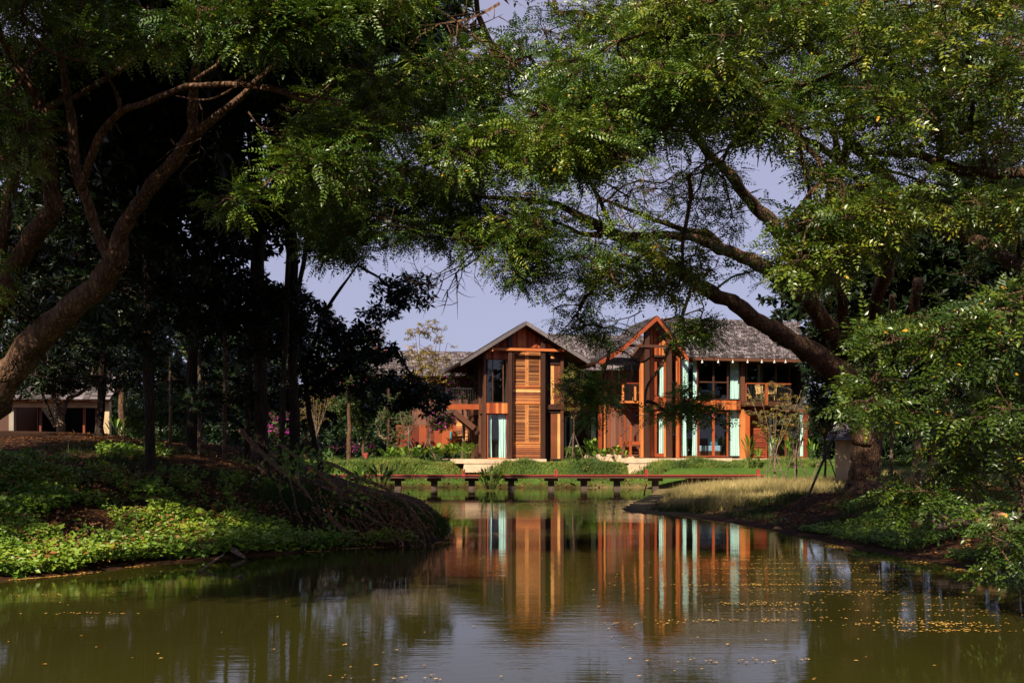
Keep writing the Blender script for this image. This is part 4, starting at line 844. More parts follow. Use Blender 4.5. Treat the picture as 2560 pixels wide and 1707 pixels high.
for e, q in ((ex0, .3), (ex1, .5)):
    sx = 1 if e < apx0 else -1
    mb.add([(e,-.94,ez-.20),(e,-.94,ez+.03),(apx0,-.94,apz0+.03),(apx0,-.94,apz0-.20),(e,-.87,ez-.20),(e,-.87,ez+.03),(apx0,-.87,apz0+.03),(apx0,-.87,apz0-.20)], [(0,1,2,3),(7,6,5,4),(0,3,7,4),(1,5,6,2),(0,4,5,1)], q)
mb.build('bargeboard', M['shingle'], rf)
curtain(A, 1221, 1229, 1036, 1144, .3, 'narrow aqua curtain at the left edge of the left house’s ground-floor window')
curtain(A, 1245, 1266, 1036, 1144, .3, 'wide aqua curtain in the ground-floor window left of the louvred shutters')
# upstairs walkway and stairs at the left of the left house
K = A.root('side_stair', 'brown open-tread stair and upstairs walkway at the left side of the left house', 'stairs')
mb = MB(); A.bx(mb, 1113, 1212, 1010, 1023, 1.6, 1.75, .5); mb.build('walkway_beam', M['wood_orx'], K)
mb = MB(); mb.box(X(1113,1.75), xl-.1, 1.76, 3.2, Z(1019,-3,2), Z(1013,-3,2)); mb.build('walkway_deck', M['wood_dk'], K)
mb = MB(); mb.box(X(1116,1.6), X(1212,1.6), 1.62, 1.66, Z(972,-3,1.6), Z(970,-3,1.6)); 
for i in range(16): q = X(1116+i*6,1.6); mb.box(q, q+.02, 1.63, 1.65, Z(1010,-3,1.6), Z(971,-3,1.6))
mb.box(X(1114,1.6), X(1114,1.6)+.1, 1.6, 1.7, Z(1010,-3,1.6), Z(965,-3,1.6)); mb.build('railing', M['metal'], K)
mb = MB(); a0 = (X(1136,1.2), 1.2, Z(1030,-3,1.2)); a1 = (X(1186,1.2), 1.2, Z(1070,-3,1.2)); mb.bar(a0, a1, .08, .3); mb.bar((a0[0],2.1,a0[2]), (a1[0],2.1,a1[2]), .08, .3)
mb.build('stringer', M['wood_dk'], K); mb = MB()
for i in range(8):
    t_ = i/8; x_ = a0[0]+(a1[0]-a0[0])*t_; z_ = a0[2]+(a1[2]-a0[2])*t_; mb.box(x_, x_+.26, 1.25, 2.06, z_-.02, z_+.03)
mb.build('treads', M['wood_dk'], K)
# ---- low wing with long shingled roof, left behind
B_ = Frame(1100, 64, R(8)); Wn = B_.root('timber_wing', 'long low timber wing with grey shingle roof, left behind the left house', 'house')
bz0 = B_.Z(1128)
mb = MB(); e0, e1 = B_.X(930), B_.X(1245); za, zb_ = B_.Z(941), B_.Z(878, 0, 3.4)
shingles(mb, (e0,-.6,za), (e1,-.6,za), (e1,3.4,zb_), (e0,3.4,zb_), .2, .2); shingles(mb, (e0,7.4,za), (e1,7.4,za), (e1,3.4,zb_), (e0,3.4,zb_), .4, .4); rf = mb.build('roof', M['shingle'], Wn)
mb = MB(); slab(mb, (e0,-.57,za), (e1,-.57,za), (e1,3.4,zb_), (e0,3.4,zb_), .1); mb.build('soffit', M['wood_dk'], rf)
mb = MB(); B_.planks(mb, 990, 1142, 1062, 1130, 0, .1, .5); mb.build('lower_wall', M['wood_rd'], Wn)
mb = MB(); B_.planks(mb, 1030, 1240, 935, 1062, .9, 1.0, .3); B_.bx(mb, 1142, 1240, 1020, 1130, .5, .6); mb.build('upper_wall', M['wood_wall'], Wn)
mb = MB(); B_.planks(mb, 1141, 1162, 1048, 1128, -.06, .0, .11, True, .02, .03); B_.planks(mb, 1163, 1190, 1050, 1128, -.06, .0, .11, True, .02, .03); mb.build('louvre_door', M['wood_brx'], Wn)
mb = MB(); B_.bx(mb, 1125, 1129, 1078, 1100, -.06, .0); mb.build('door_handle', M['tealpipe'], Wn)
mb = MB(); mb.box(e0+1, e1-.3, 6.6, 6.7, bz0, za+.4); mb.box(e0+1, e0+1.1, .1, 6.6, bz0, za+.3); mb.build('back_wall', M['wood_dk'], Wn)
# ---- link wing between the houses
C_ = Frame(1440, 62, R(12)); Lk = C_.root('timber_wing', 'shaded two-storey timber wing joining the two gabled houses', 'house')
cz = C_.Z(1140)
mb = MB(); e0, e1 = C_.X(1395), C_.X(1660); za, zb_ = C_.Z(928), C_.Z(835, 0, 3.2)
shingles(mb, (e0-.5,-.8,za), (e1,-.8,za), (e1,3.2,zb_), (e0-.5,3.2,zb_)); shingles(mb, (e0-.5,7.2,za), (e1,7.2,za), (e1,3.2,zb_), (e0-.5,3.2,zb_), .4, .4); rf = mb.build('roof', M['shingle'], Lk)
mb = MB(); slab(mb, (e0-.5,-.77,za), (e1,-.77,za), (e1,3.2,zb_), (e0-.5,3.2,zb_), .1); mb.build('soffit', M['wood_dk'], rf)
mb = MB(); C_.planks(mb, 1405, 1500, 925, 1010, .6, .7, .2); mb.build('upper_wall', M['wood_dk'], Lk)
mb = MB(); C_.bx(mb, 1400, 1500, 1010, 1028, .1, .6); mb.build('floor_beam', M['wood_orx'], Lk)
window(C_, 1408, 1500, 1029, 1138, .4, 'wood_dk', Lk, mull=(1440,1470)); mb = MB(); mb.box(e0, e1, 3, 3.1, cz, za); mb.build('back_wall', M['interior'], Lk)
curtain(C_, 1411, 1416, 1040, 1130, .6, 'thin aqua curtain just right of the left house', None); curtain(C_, 1424, 1432, 1036, 1134, .6, 'aqua curtain behind the bare staked tree', None); curtain(C_, 1477, 1490, 1030, 1120, .6, 'aqua curtain beside the left corner post of the right house', None)

# ---- right house
Fr = Frame(1700, 56.5, R(12)); X, Z = Fr.X, Fr.Z
H2 = Fr.root('timber_house', 'larger timber house at the right with orange gable, long shingle roof and balconies', 'house')
pz = Z(1145)
mb = MB(); Fr.bx(mb, 1568, 1830, 1145, 1157, -1.1, 8); Fr.bx(mb, 1572, 1826, 1157, 1185, -1.06, 7.8); Fr.bx(mb, 1830, 2030, 1145.5, 1165, -.5, 7.9); Fr.bx(mb, 1497, 1600, 1135, 1165, .9, 7.7); mb.build('plinth', M['concrete'], H2)
for x0, x1, y0 in ((1612.5,1624,831),(1668.5,1679.5,828)):
    mb = MB(); Fr.bx(mb, x0, x1, y0, 1147, -.85, -.6); mb.build('post', M['wood_dk'], H2)
mb = MB(); Fr.bx(mb, 1565, 1681, 861.5, 868, -.95, -.86, .6); mb.build('tie_beam', M['wood_dkx'], H2)
# gable: rake boards traced, roof behind
gy = -1.15
pts = [(1498.5,902),(1537,880),(1556,867.5),(1643,789.5),(1680,836),(1722,894)]
G = [(X(a_, gy), Z(b_, X(a_, gy), gy)) for a_, b_ in pts]
mb = MB()
for i in (0,1,2,3,4):
    (xa, zA), (xb, zB) = G[i], G[i+1]; tk = .26
    mb.add([(xa,gy,zA-tk),(xa,gy,zA),(xb,gy,zB),(xb,gy,zB-tk),(xa,gy+.07,zA-tk),(xa,gy+.07,zA),(xb,gy+.07,zB),(xb,gy+.07,zB-tk)], [(3,2,1,0),(4,5,6,7),(0,4,7,3),(1,2,6,5),(0,1,5,4),(2,3,7,6)], .55+.1*i)
rf = mb.build('bargeboard', M['wood_rdx'], H2)
mb = MB(); sd = MB()
for i in (0,1,2,3,4):
    (xa, zA), (xb, zB) = G[i], G[i+1]; back = 4.5 if i < 3 else 3.2
    if i < 3: shingles(mb, (xa,gy+.03,zA+.03), (xa,gy+back,zA+.03), (xb,gy+back,zB+.03), (xb,gy+.03,zB+.03), .19)
    else: shingles(mb, (xb,gy+.03,zB+.03), (xb,gy+back-1.6*(i-3),zB+.03), (xa,gy+back,zA+.03), (xa,gy+.03,zA+.03), .19)
    slab(sd, (xa,gy+.07,zA), (xb,gy+.07,zB), (xb,gy+back-(0 if i < 4 else 1.4),zB), (xa,gy+back-(0 if i < 4 else .0),zA), .09)
gr = mb.build('gable_roof', M['shingle'], H2); sd.build('soffit', M['wood_dk'], gr)
# gable wall
mb = MB(); ga, gb = X(1624, -.2), X(1702, -.2); n = 20
def gtop(x): 
    for i in range(5):
        if G[i][0] <= x <= G[i+1][0]: t_ = (x-G[i][0])/(G[i+1][0]-G[i][0]); return G[i][1]+(G[i+1][1]-G[i][1])*t_-.28
    return -9
zt = Z(888, ga, -.2)
for i in range(n):
    a_ = ga+(gb-ga)*i/n; b_ = a_+(gb-ga)/n-.006; top = min(gtop(a_), gtop(b_))
    if top > zt: mb.box(a_, b_, -.2, -.1, zt, top)
mb.build('gable_wall', M['wood_or'], H2)
mb = MB(); Fr.bx(mb, 1634, 1702, 888, 895, -.25, -.1, .2); mb.build('lintel', M['wood_dkx'], H2)
for (ya, yb_) in ((896, 1000), (1024, 1142)):
    nm = 'upstairs' if ya < 900 else 'downstairs'
    window(Fr, 1634, 1668, ya, yb_, -.2, 'wood_or', H2, fw=.2)
    window(Fr, 1680, 1691, ya, yb_, -.2, 'wood_or', H2, fw=.03)
    mb = MB(); Fr.planks(mb, 1690, 1700.5, ya-4, yb_+2, -.28, -.12, .1); mb.build('corner_post', M['wood_or'], H2)
    window(Fr, 1701.5, 1745, ya-4, yb_, -.1, 'wood_rd', H2, fw=.05)
    curtain(Fr, 1647, 1661, ya+1, yb_-3, .05, f'narrow aqua curtain {nm} between the two front posts of the right house')
    curtain(Fr, 1704, 1718 if ya > 900 else 1721, ya-2, yb_-3, .1, f'aqua curtain {nm} right of the orange corner post')
    curtain(Fr, 1731, 1743, ya-2, yb_-3, .1, f'aqua curtain {nm} left of the wood-framed doors')
    curtain(Fr, 1824, 1850, ya+2, yb_-3, .35, f'broad aqua curtain {nm} right of the wood-framed doors')
    window(Fr, 1821, 1852, ya, yb_, .1, 'wood_dk', H2, fw=.03)
window(Fr, 1745, 1821, 1028, 1142, .0, 'wood_rd', H2, 'double_door', fw=.09, mull=(1784,))
window(Fr, 1745, 1821, 896, 1000, .1, 'wood_dk', H2, fw=.07, mull=(1784,), trans=(955,))
mb = MB(); Fr.planks(mb, 1701, 1852, 1000.5, 1023.5, -.16, .1, .13); mb.build('spandrel', M['wood_or'], H2)
mb = MB(); Fr.planks(mb, 1624, 1701, 1000.5, 1023.5, -.3, -.1, .13); mb.build('spandrel', M['wood_or'], H2)
mb = MB(); Fr.bx(mb, 1797, 1803, 1009, 1020, -.22, -.165); mb.build('wall_lamp', M['metal'], H2)
mb = MB(); Fr.bx(mb, 1660, 1666, 868, 880, -.28, -.2); mb.build('wall_lamp', M['metal'], H2)
mb = MB(); Fr.planks(mb, 1853, 1875, 1024, 1145, -.05, .2, .22); mb.build('corner_boards', M['wood_or'], H2)
mb = MB(); Fr.bx(mb, 1852, 1862, 893, 1024, .1, .35); mb.build('post', M['wood_dk'], H2)
mb = MB(); Fr.planks(mb, 1875, 1918, 1018, 1145, .7, .8, .4); mb.build('lower_wall', M['wood_rd'], H2)
mb = MB(); Fr.planks(mb, 1879, 1913, 1045, 1142, .62, .69, .1, True, .02, .03); mb.build('louvre_door', M['wood_rdx'], H2)
window(Fr, 1919, 2012, 1024, 1144, .9, 'wood_rd', H2, mull=(1965,), fw=.08)
curtain(Fr, 1921, 1930, 1030, 1140, 1.1, 'narrow aqua curtain behind the russet-tufted tree'); curtain(Fr, 1998, 2011, 1030, 1140, 1.1, 'aqua curtain at the far right end of the ground floor')
mb = MB(); Fr.bx(mb, 2012, 2019, 1024, 1145, .8, 1.0); mb.build('end_post', M['wood_rd'], H2)
window(Fr, 1863, 1975, 905, 1003, 1.6, 'wood_dk', H2, mull=(1905,1940), fw=.08)
curtain(Fr, 1865, 1868, 905, 1000, 1.8, 'thin dim aqua curtain at the left of the right-hand balcony', None); curtain(Fr, 1893, 1903, 905, 1000, 1.8, 'dim aqua curtain behind the balcony chairs', None)
# balcony right
Bk = Fr.root('balcony', 'right-hand balcony with black balusters and a red corner post', 'balcony')
mb = MB(); Fr.bx(mb, 1863, 1980, 1003, 1015, -.6, 1.55, .4); mb.build('floor', M['wood_dkx'], Bk)
mb = MB(); Fr.bx(mb, 1914.5, 1920.5, 958, 1012, -.7, -.605, .9); mb.build('post', M['wood_rd'], Bk)
mb = MB(); Fr.bx(mb, 1866, 1978, 957.5, 960, -.56, -.49, .9); Fr.bx(mb, 1864, 1867, 957.5, 1003, -.56, -.49); mb.build('handrail', M['wood_rdx'], Bk); mb = MB()
for i in range(30): Fr.bx(mb, 1868+i*3.7, 1868.7+i*3.7, 960, 1003, -.54, -.52)
mb.build('balusters', M['metal'], Bk)
# main long roof
mb = MB(); e0 = X(1721,-.7); e1 = X(2000,-.7); ridy = 3.4; r0 = X(1655, ridy); r1 = X(2000, ridy); zE0 = Z(893,e0,-.7); zR = Z(791.5, r0, ridy); zR1 = Z(807, r1, ridy); zE1 = Z(898.5, e1, -.7)
zR = (zR+zR1)/2; zE = (zE0+zE1)/2
shingles(mb, (e0-.05,-.7,zE), (e1+.3,-.7,zE), (r1,ridy,zR), (r0,ridy,zR), .18, .16); shingles(mb, (e0-1.3,7.5,zE), (e1+.3,7.5,zE), (r1,ridy,zR), (r0,ridy,zR), .4, .4)
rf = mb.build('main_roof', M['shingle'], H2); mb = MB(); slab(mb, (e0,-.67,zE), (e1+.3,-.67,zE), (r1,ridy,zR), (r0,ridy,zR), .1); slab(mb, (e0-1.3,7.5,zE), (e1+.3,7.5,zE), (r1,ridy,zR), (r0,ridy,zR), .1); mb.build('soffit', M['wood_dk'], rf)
mb = MB(); mb.box(e0+.3, e1+.3, -.73, -.695, zE-.16, zE+.0); mb.build('eave_board', M['wood_dkx'], rf)
mb = MB(); mb.add([(e1+.2,-.5,zE-.05),(e1+.2,7.2,zE-.05),(r1-.05,ridy,zR-.1)], [(0,1,2)]); mb.add([(e1+.15,-.5,zE-.05),(e1+.15,7.2,zE-.05),(r1-.1,ridy,zR-.1)], [(2,1,0)]); mb.build('end_gable', M['wood_dk'], H2)
# interior shell
mb = MB(); xa, xb = X(1702), X(2015, .9); zc = zE-.1; zm0, zm1 = Z(1021), Z(1003)
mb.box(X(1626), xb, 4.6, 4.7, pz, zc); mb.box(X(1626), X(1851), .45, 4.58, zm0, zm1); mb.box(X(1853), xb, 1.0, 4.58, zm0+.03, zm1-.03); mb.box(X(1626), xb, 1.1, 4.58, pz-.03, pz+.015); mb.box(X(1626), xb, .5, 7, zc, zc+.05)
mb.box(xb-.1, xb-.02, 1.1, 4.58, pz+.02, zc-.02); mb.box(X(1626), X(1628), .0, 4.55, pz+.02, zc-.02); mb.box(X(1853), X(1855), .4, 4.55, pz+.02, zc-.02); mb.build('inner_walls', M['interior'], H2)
# left dark plank wall of the right house
ly = 1.5
mb = MB(); Fr.planks(mb, 1512, 1628, 1025, 1137, ly, ly+.1, .17); Fr.planks(mb, 1512, 1628, 925, 1023, ly, ly+.1, .17); mb.build('plank_wall', M['wood_wall'], H2)
mb = MB()
for px in (1522.5, 1562, 1601): Fr.bx(mb, px, px+2.2, 925, 1137, ly-.04, ly-.002, .9)
Fr.bx(mb, 1514, 1610, 1023, 1025.5, ly-.03, ly+.1, .9); mb.build('battens', M['wood_rd'], H2)
mb = MB(); Fr.bx(mb, 1497.5, 1505, 925, 1137, ly-.35, ly-.15, .6); mb.build('post', M['wood_rd'], H2); mb = MB(); Fr.bx(mb, 1507, 1514, 915, 1137, ly-.12, ly+.1, .9); mb.build('post', M['wood_or'], H2)
mb = MB(); e0 = X(1497, ly-.5); e1_ = X(1612, ly-.5); shingles(mb, (e0,ly-.6,Z(915,-4,ly)), (e1_,ly-.6,Z(915,-4,ly)), (e1_,ly+.6,Z(890,-4,ly)), (e0,ly+.6,Z(890,-4,ly))); mb.build('pent_roof', M['shingle'], H2)
mb = MB(); Fr.bx(mb, 1602.5, 1612, 890, 1143, -.2, .1); Fr.bx(mb, 1626, 1634, 890, 1143, -.2, 0); mb.build('side_post', M['wood_or'], H2)
# small balcony, left
Bl = Fr.root('balcony', 'small left balcony with rattan chair against the dark plank wall', 'balcony')
mb = MB(); Fr.bx(mb, 1556, 1604, 1001.5, 1007, .3, ly-.05, .9); mb.build('floor', M['wood_orx'], Bl)
mb = MB(); Fr.bx(mb, 1555, 1560, 958, 1007, .22, .295, .9); Fr.bx(mb, 1586.5, 1590.5, 966, 1001, .2, .29, .95); mb.build('post', M['wood_or'], Bl)
mb = MB(); Fr.bx(mb, 1560, 1604, 956.5, 959, .24, .29, .6); mb.build('handrail', M['wood_rdx'], Bl); mb = MB()
for i in range(14): Fr.bx(mb, 1561+i*3.1, 1561.6+i*3.1, 959, 1001, .26, .28)
mb.build('balusters', M['metal'], Bl)
# outside stair with red landing
St = Fr.root('entry_stair', 'red wooden entry steps with dark handrails at the foot of the plank wall', 'stairs')
mb = MB(); Fr.bx(mb, 1575.5, 1602, 1103, 1112, -.1, 1.2, .9); mb.build('landing', M['wood_rdx'], St)
for (x0,x1,y0,y1,l) in ((1549,1554.5,1088,1136,.5),(1574,1579.5,1062,1142,-.1),(1586,1591,1088,1103,.6),(1601,1604.5,1100,1142,-.1)):
    mb = MB(); Fr.bx(mb, x0, x1, y0, y1, l, l+.1, .9); mb.build('newel', M['wood_rd'], St)
def fp(px, py, ly_): x_ = X(px, ly_); return (x_, ly_, Z(py, x_, ly_))
mb = MB(); mb.bar(fp(1551,1089,.5), fp(1577,1063,-.05), .05, .06); mb.bar(fp(1588,1090,.6), fp(1609,1066,.2), .05, .06); mb.bar(fp(1558,1118,.5), fp(1577,1098,.0), .03, .03); mb.build('handrail', M['wood_dk'], St)
mb = MB()
for i in range(5): mb.box(X(1583,0), X(1600,0), .0+i*.2, .22+i*.2, Z(1138-i*7,-3,0), Z(1136-i*7,-3,0))
mb.build('treads', M['wood_dk'], St)
# chairs, beds, bulbs
def chair(fr, px, py, ly_, rz, label):
    x_ = fr.X(px, ly_); z_ = fr.Z(py, x_, ly_); wx = fr.O[0]+x_*fr.c-ly_*fr.s; wy = fr.O[1]+x_*fr.s+ly_*fr.c
    t_ = empty('rattan_chair', (wx, wy, z_), label, 'chair', 'rattan chairs on the balconies', fr.rz+rz)
    mb = MB(); mb.box(-.27,.27,-.27,.27,.38,.44); mb.build('seat', M['rattan'], t_)
    mb = MB()
    for i in range(13):
        a_ = math.pi*(i/12); mb.bar((math.cos(a_)*.27, math.sin(a_)*.27, .42), (math.cos(a_)*.36, math.sin(a_)*.34, .88), .03, .012)
    ring = [(math.cos(math.pi*i/12)*.36, math.sin(math.pi*i/12)*.34, .89) for i in range(13)]; mb.tube(ring, [.022]*13, 6); mb.build('backrest', M['rattan'], t_)
    for sx in (-.22,.22):
        for sy in (-.22,.22): mb = MB(); mb.tube([(sx*1.1,sy*1.1,0),(sx,sy,.4)], [.016,.02], 6); mb.build('leg', M['rattan'], t_)
    return t_
chair(Fr, 1903, 1001, .3, .9, 'rattan chair left of the red post on the right-hand balcony'); chair(Fr, 1928, 1001, .4, -.7, 'rattan chair right of the red post on the right-hand balcony'); chair(Fr, 1597, 1000, .8, .3, 'rattan chair on the small left balcony')
def bed(px, py, wpx, label):
    ly_ = 1.4; x_ = X(px, ly_); z_ = Z(py, x_, ly_); wx = Fr.O[0]+x_*Fr.c-ly_*Fr.s; wy = Fr.O[1]+x_*Fr.s+ly_*Fr.c; t_ = empty('bed', (wx, wy, z_), label, 'bed', 'beds behind the glass', Fr.rz); h = wpx/44/2
    mb = MB(); mb.box(-h,h,0,1.6,0,.28); mb.build('base', M['wood_dk'], t_); mb = MB(); mb.box(-h+.03,h-.03,.03,1.57,.28,.62); o = mb.build('mattress', M['bedding'], t_)
    m_ = o.modifiers.new('b', 'BEVEL'); m_.width = .06; m_.segments = 2
    mb = MB(); vs = []
    for i in range(9):
        for j in range(7): u, v_ = i/8-.5, j/6-.5; vs.append((h*.45+u*.6, .35-.12*v_+.10*math.cos(u*3)*math.cos(v_*3)*-1, .86+v_*.44))
    fs = [(i*7+j, (i+1)*7+j, (i+1)*7+j+1, i*7+j+1) for i in range(8) for j in range(6)]; n0 = len(vs); vs += [(a_, .5-(b_-.35)*.4, c_) for a_, b_, c_ in vs]
    fs += [tuple(n0+k for k in f[::-1]) for f in fs]; mb.add(vs, fs); mb.build('pillow', M['pillow'], t_, True)
bed(1775, 1140, 70, 'pale blue bed seen through the ground-floor doors'); bed(1775, 1000, 60, 'pale blue bed seen through the upstairs glass')
BL = ['leftmost globe bulb under the long shingle eave', 'second globe bulb from the left under the long eave', 'third globe bulb from the left under the long eave, above the broad upstairs curtain', 'globe bulb in the middle of the row under the long eave', 'third globe bulb from the right under the long eave', 'second globe bulb from the right under the long eave', 'rightmost globe bulb under the long shingle eave']
for i, px in enumerate((1755.5,1795.6,1832,1869,1904.6,1936,1964)):
    ly_ = -.74; x_ = X(px, ly_); z_ = Z(904, x_, ly_); wx = Fr.O[0]+x_*Fr.c-ly_*Fr.s; wy = Fr.O[1]+x_*Fr.s+ly_*Fr.c
    mb = MB(); mb.tube([(0,0,-.09),(0,0,-.07),(0,0,-.02),(0,0,.03)], [.02,.06,.055,.03], 10); mb.tube([(0,0,.03),(0,0,.12)], [.022,.015], 6)
    o = mb.build('light_bulb', M['bulb'], None, True); o.location = (wx, wy, z_); tag(o, BL[i], 'bulb', 'globe bulbs under the eave')

# ------------------------------------------------------------------ pavilion far left
Pv = Frame(150, 40, R(6)); X, Z = Pv.X, Pv.Z
Hp = Pv.root('pavilion', 'low pavilion with pale beam and grey shingle roof at the far left', 'pavilion')
mb = MB(); Pv.bx(mb, 20, 273, 997, 1018, 0, .3); mb.build('beam', M['clay'], Hp)
mb = MB(); Pv.bx(mb, 258, 273, 1018, 1116, .0, .3); mb.build('post', M['clay'], Hp); mb = MB(); Pv.bx(mb, 243, 257.5, 1018, 1116, .12, .5); mb.build('side_pier', M['clay'], Hp)
mb = MB(); Pv.bx(mb, 22, 34, 1018, 1116, .0, .3); mb.build('post', M['greywall'], Hp)
mb = MB(); e0, e1 = X(-10), X(285); shingles(mb, (e0,-.5,Z(998,0,-.5)), (e1,-.5,Z(998,0,-.5)), (e1,3,Z(905,0,3)), (e0,3,Z(905,0,3)), .2, .26); prf = mb.build('roof', M['shingle'], Hp); mb = MB(); slab(mb, (e0,-.46,Z(998,0,-.5)), (e1,-.46,Z(998,0,-.5)), (e1,3,Z(905,0,3)), (e0,3,Z(905,0,3)), .08); mb.build('soffit', M['wood_dk'], prf); mb = MB(); Pv.bx(mb, 18, 20, 1000, 1125, .35, 3.55); mb.box(e0, X(22), .1, .2, 1.5, Z(1000)); mb.build('added_side_wall', M['wood_dk'], Hp)  # soffit and side wall added to keep the sun off the back wall
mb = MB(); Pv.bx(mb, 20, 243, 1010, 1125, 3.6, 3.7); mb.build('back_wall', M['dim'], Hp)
for px in (38, 98, 207, 238): mb = MB(); Pv.bx(mb, px, px+5, 1018, 1116, .6, .7); mb.build('door_post', M['wood_rd'], Hp)
def cushion(px, py, d, label, sz=.35):
    p = P(px, py, d); mb = MB(); mb.box(-sz, sz, -sz*.7, sz*.7, 0, sz*.75); o = mb.build('cushion', M['pillow'], None); o.location = p; tag(o, label, 'cushion'); m_ = o.modifiers.new('b', 'BEVEL'); m_.width = .1; m_.segments = 3
cushion(53, 1096, 40.6, 'larger blue cushion inside the pavilion', .3); cushion(73, 1096, 40.8, 'small blue cushion right of the larger one in the pavilion', .14); cushion(220, 1100, 39.6, 'small blue cushion near the pale pavilion post', .2)
# ------------------------------------------------------------------ footbridge
bd = 50.6; Br = empty('footbridge', (0, bd, 0), 'low red-decked footbridge on dark piers crossing the pond before the houses', 'bridge')
bx_ = lambda px, d=bd: (px-CX)/F*d
zt = CZ-(1187-HY)/F*bd; x0, x1 = bx_(740), bx_(1912)
mb = MB(); x_ = x0
while x_ < x1: mb.box(x_, x_+.135, 0, 1.5, zt-.04, zt); x_ += .15
mb.build('deck', M['redpaint'], Br)
mb = MB(); mb.box(x0, x1, .05, .13, zt-.17, zt-.045); mb.box(x0, x1, 1.35, 1.43, zt-.17, zt-.045); mb.build('side_beams', M['wood_dkx'], Br)
for px in (890,991,1083,1178,1278,1379,1462,1546,1643,1740):
    c = bx_(px); mb = MB(); mb.box(c-.16, c+.16, .55, .87, -1, zt-.32); pr = mb.build('pier', M['pier'], Br); mb = MB(); mb.box(c-.34, c+.34, .3, 1.1, zt-.32, zt-.175); mb.build('cap', M['wood_dk'], pr)
for px in (1159,1390,1617,1897):
    c = bx_(px); mb = MB(); mb.box(c-.075, c-.02, .02, .14, zt-.1, zt+.30); mb.box(c+.02, c+.075, .02, .14, zt-.1, zt+.30); mb.box(c-.019, c+.019, .04, .12, zt-.05, zt+.22); mb.build('lamp_post', M['redpaint'], Br)
# ------------------------------------------------------------------ bollard, shed, pole, logs
p = P(914, 1150, 62); p[2] = 1.2; o = empty('bollard_lamp', tuple(p), 'short dark red bollard on a pale footing in the lawn', 'bollard'); mb = MB(); mb.box(-.1,.1,-.1,.1,.1,.68); mb.box(-.16,.16,-.05,.05,.6,.7); mb.build('post', M['redpaint'], o); mb = MB(); mb.box(-.17,.17,-.17,.17,-.1,.1); mb.build('footing', M['concrete'], o)
Sh = Frame(2100, 44.5, R(-32)); X, Z = Sh.X, Sh.Z; Hs = Sh.root('garden_shed', 'small cream-walled shed with shingle roof behind the big right-hand trunk', 'shed')
a_, b_ = X(2088), X(2150); z0 = .4; z1 = Z(1100)
mb = MB(); mb.add([(a_,0,z0),(b_,0,z0),(b_,2.4,z0),(a_,2.4,z0),(a_,0,z1),(b_,0,z1),(b_,2.4,z1),(a_,2.4,z1)], [(4,5,6,7),(0,1,5,4),(1,2,6,5),(2,3,7,6),(3,0,4,7)]); mb.build('wall', M['clay'], Hs)
mb = MB(); mm = (a_+b_)/2; shingles(mb, (a_-.45,-.5,z1-.02), (b_+.45,-.5,z1-.02), (b_+.2,1.2,z1+.85), (a_-.1,1.2,z1+.85), .17, .2); shingles(mb, (a_-.45,-.5,z1-.02), (a_-.45,2.9,z1-.02), (a_-.1,1.3,z1+.85), (a_-.1,1.2,z1+.85), .17, .2); shingles(mb, (a_-.45,2.9,z1-.02), (b_+.45,2.9,z1-.02), (b_+.2,1.2,z1+.85), (a_-.1,1.2,z1+.85), .2, .2); mb.build('roof', M['shingle'], Hs)
def stick(name, pts, mat, label, cat, n=8, kind=None):
    q = [tuple(P(a, b, d))+(w_/F*d/2,) for a, b, d, w_ in pts]; c = catmull(q, 5); base = c[-1][:3].copy(); mb = MB(); mb.tube(c[:, :3]-base, list(np.maximum(c[:, 3], .003)), n)
    o = mb.build(name, M[mat], None, True); o.location = base; tag(o, label, cat); return o
stick('leaning_pole', [(2090,1080,29.5,7),(2050,1170,27.5,6),(2008,1272,25.5,6)], 'bark_dark', 'dark thin pole leaning on the right bank left of the big trunk', 'pole')
stick('fallen_log', [(2424,1302,17.6,22),(2370,1312,17.4,22),(2330,1322,17.2,16)], 'bark_pale', 'short pale log lying on the right bank behind the creepers', 'log')
stick('fallen_log', [(2500,1262,19,18),(2460,1272,18.9,20),(2430,1283,18.8,14)], 'bark_pale', 'pale log half hidden farther up the right bank', 'log')
stick('dead_branch', [(558,1386,15.4,5),(530,1405,15.1,6),(488,1437,14.6,5)], 'bark_pale', 'thin dead stick rising out of the water near the left bank', 'branch')
stick('dead_branch', [(566,1362,17,9),(585,1376,16.7,14),(612,1392,16.5,8)], 'bark_pale', 'stubby dead branch at the waterline of the left bank', 'branch')
stick('dead_branch', [(608,1436,14,8),(600,1440,14,6),(586,1444,14,4),(570,1443,14,3)], 'stake', 'small knobbly driftwood piece floating near the left bank', 'driftwood')
stick('dead_branch', [(1610,1240,38,4),(1612,1225,38,3),(1617,1210,38,3)], 'bark_dark', 'thin bare twig standing in the dry grass tip', 'branch')
stick('bird_stump', [(1137,1388,18.8,5),(1137,1394,18.6,9),(1137,1400,18.4,4)], 'bark_dark', 'small dark stub poking out of the water before the house reflection', 'stub')
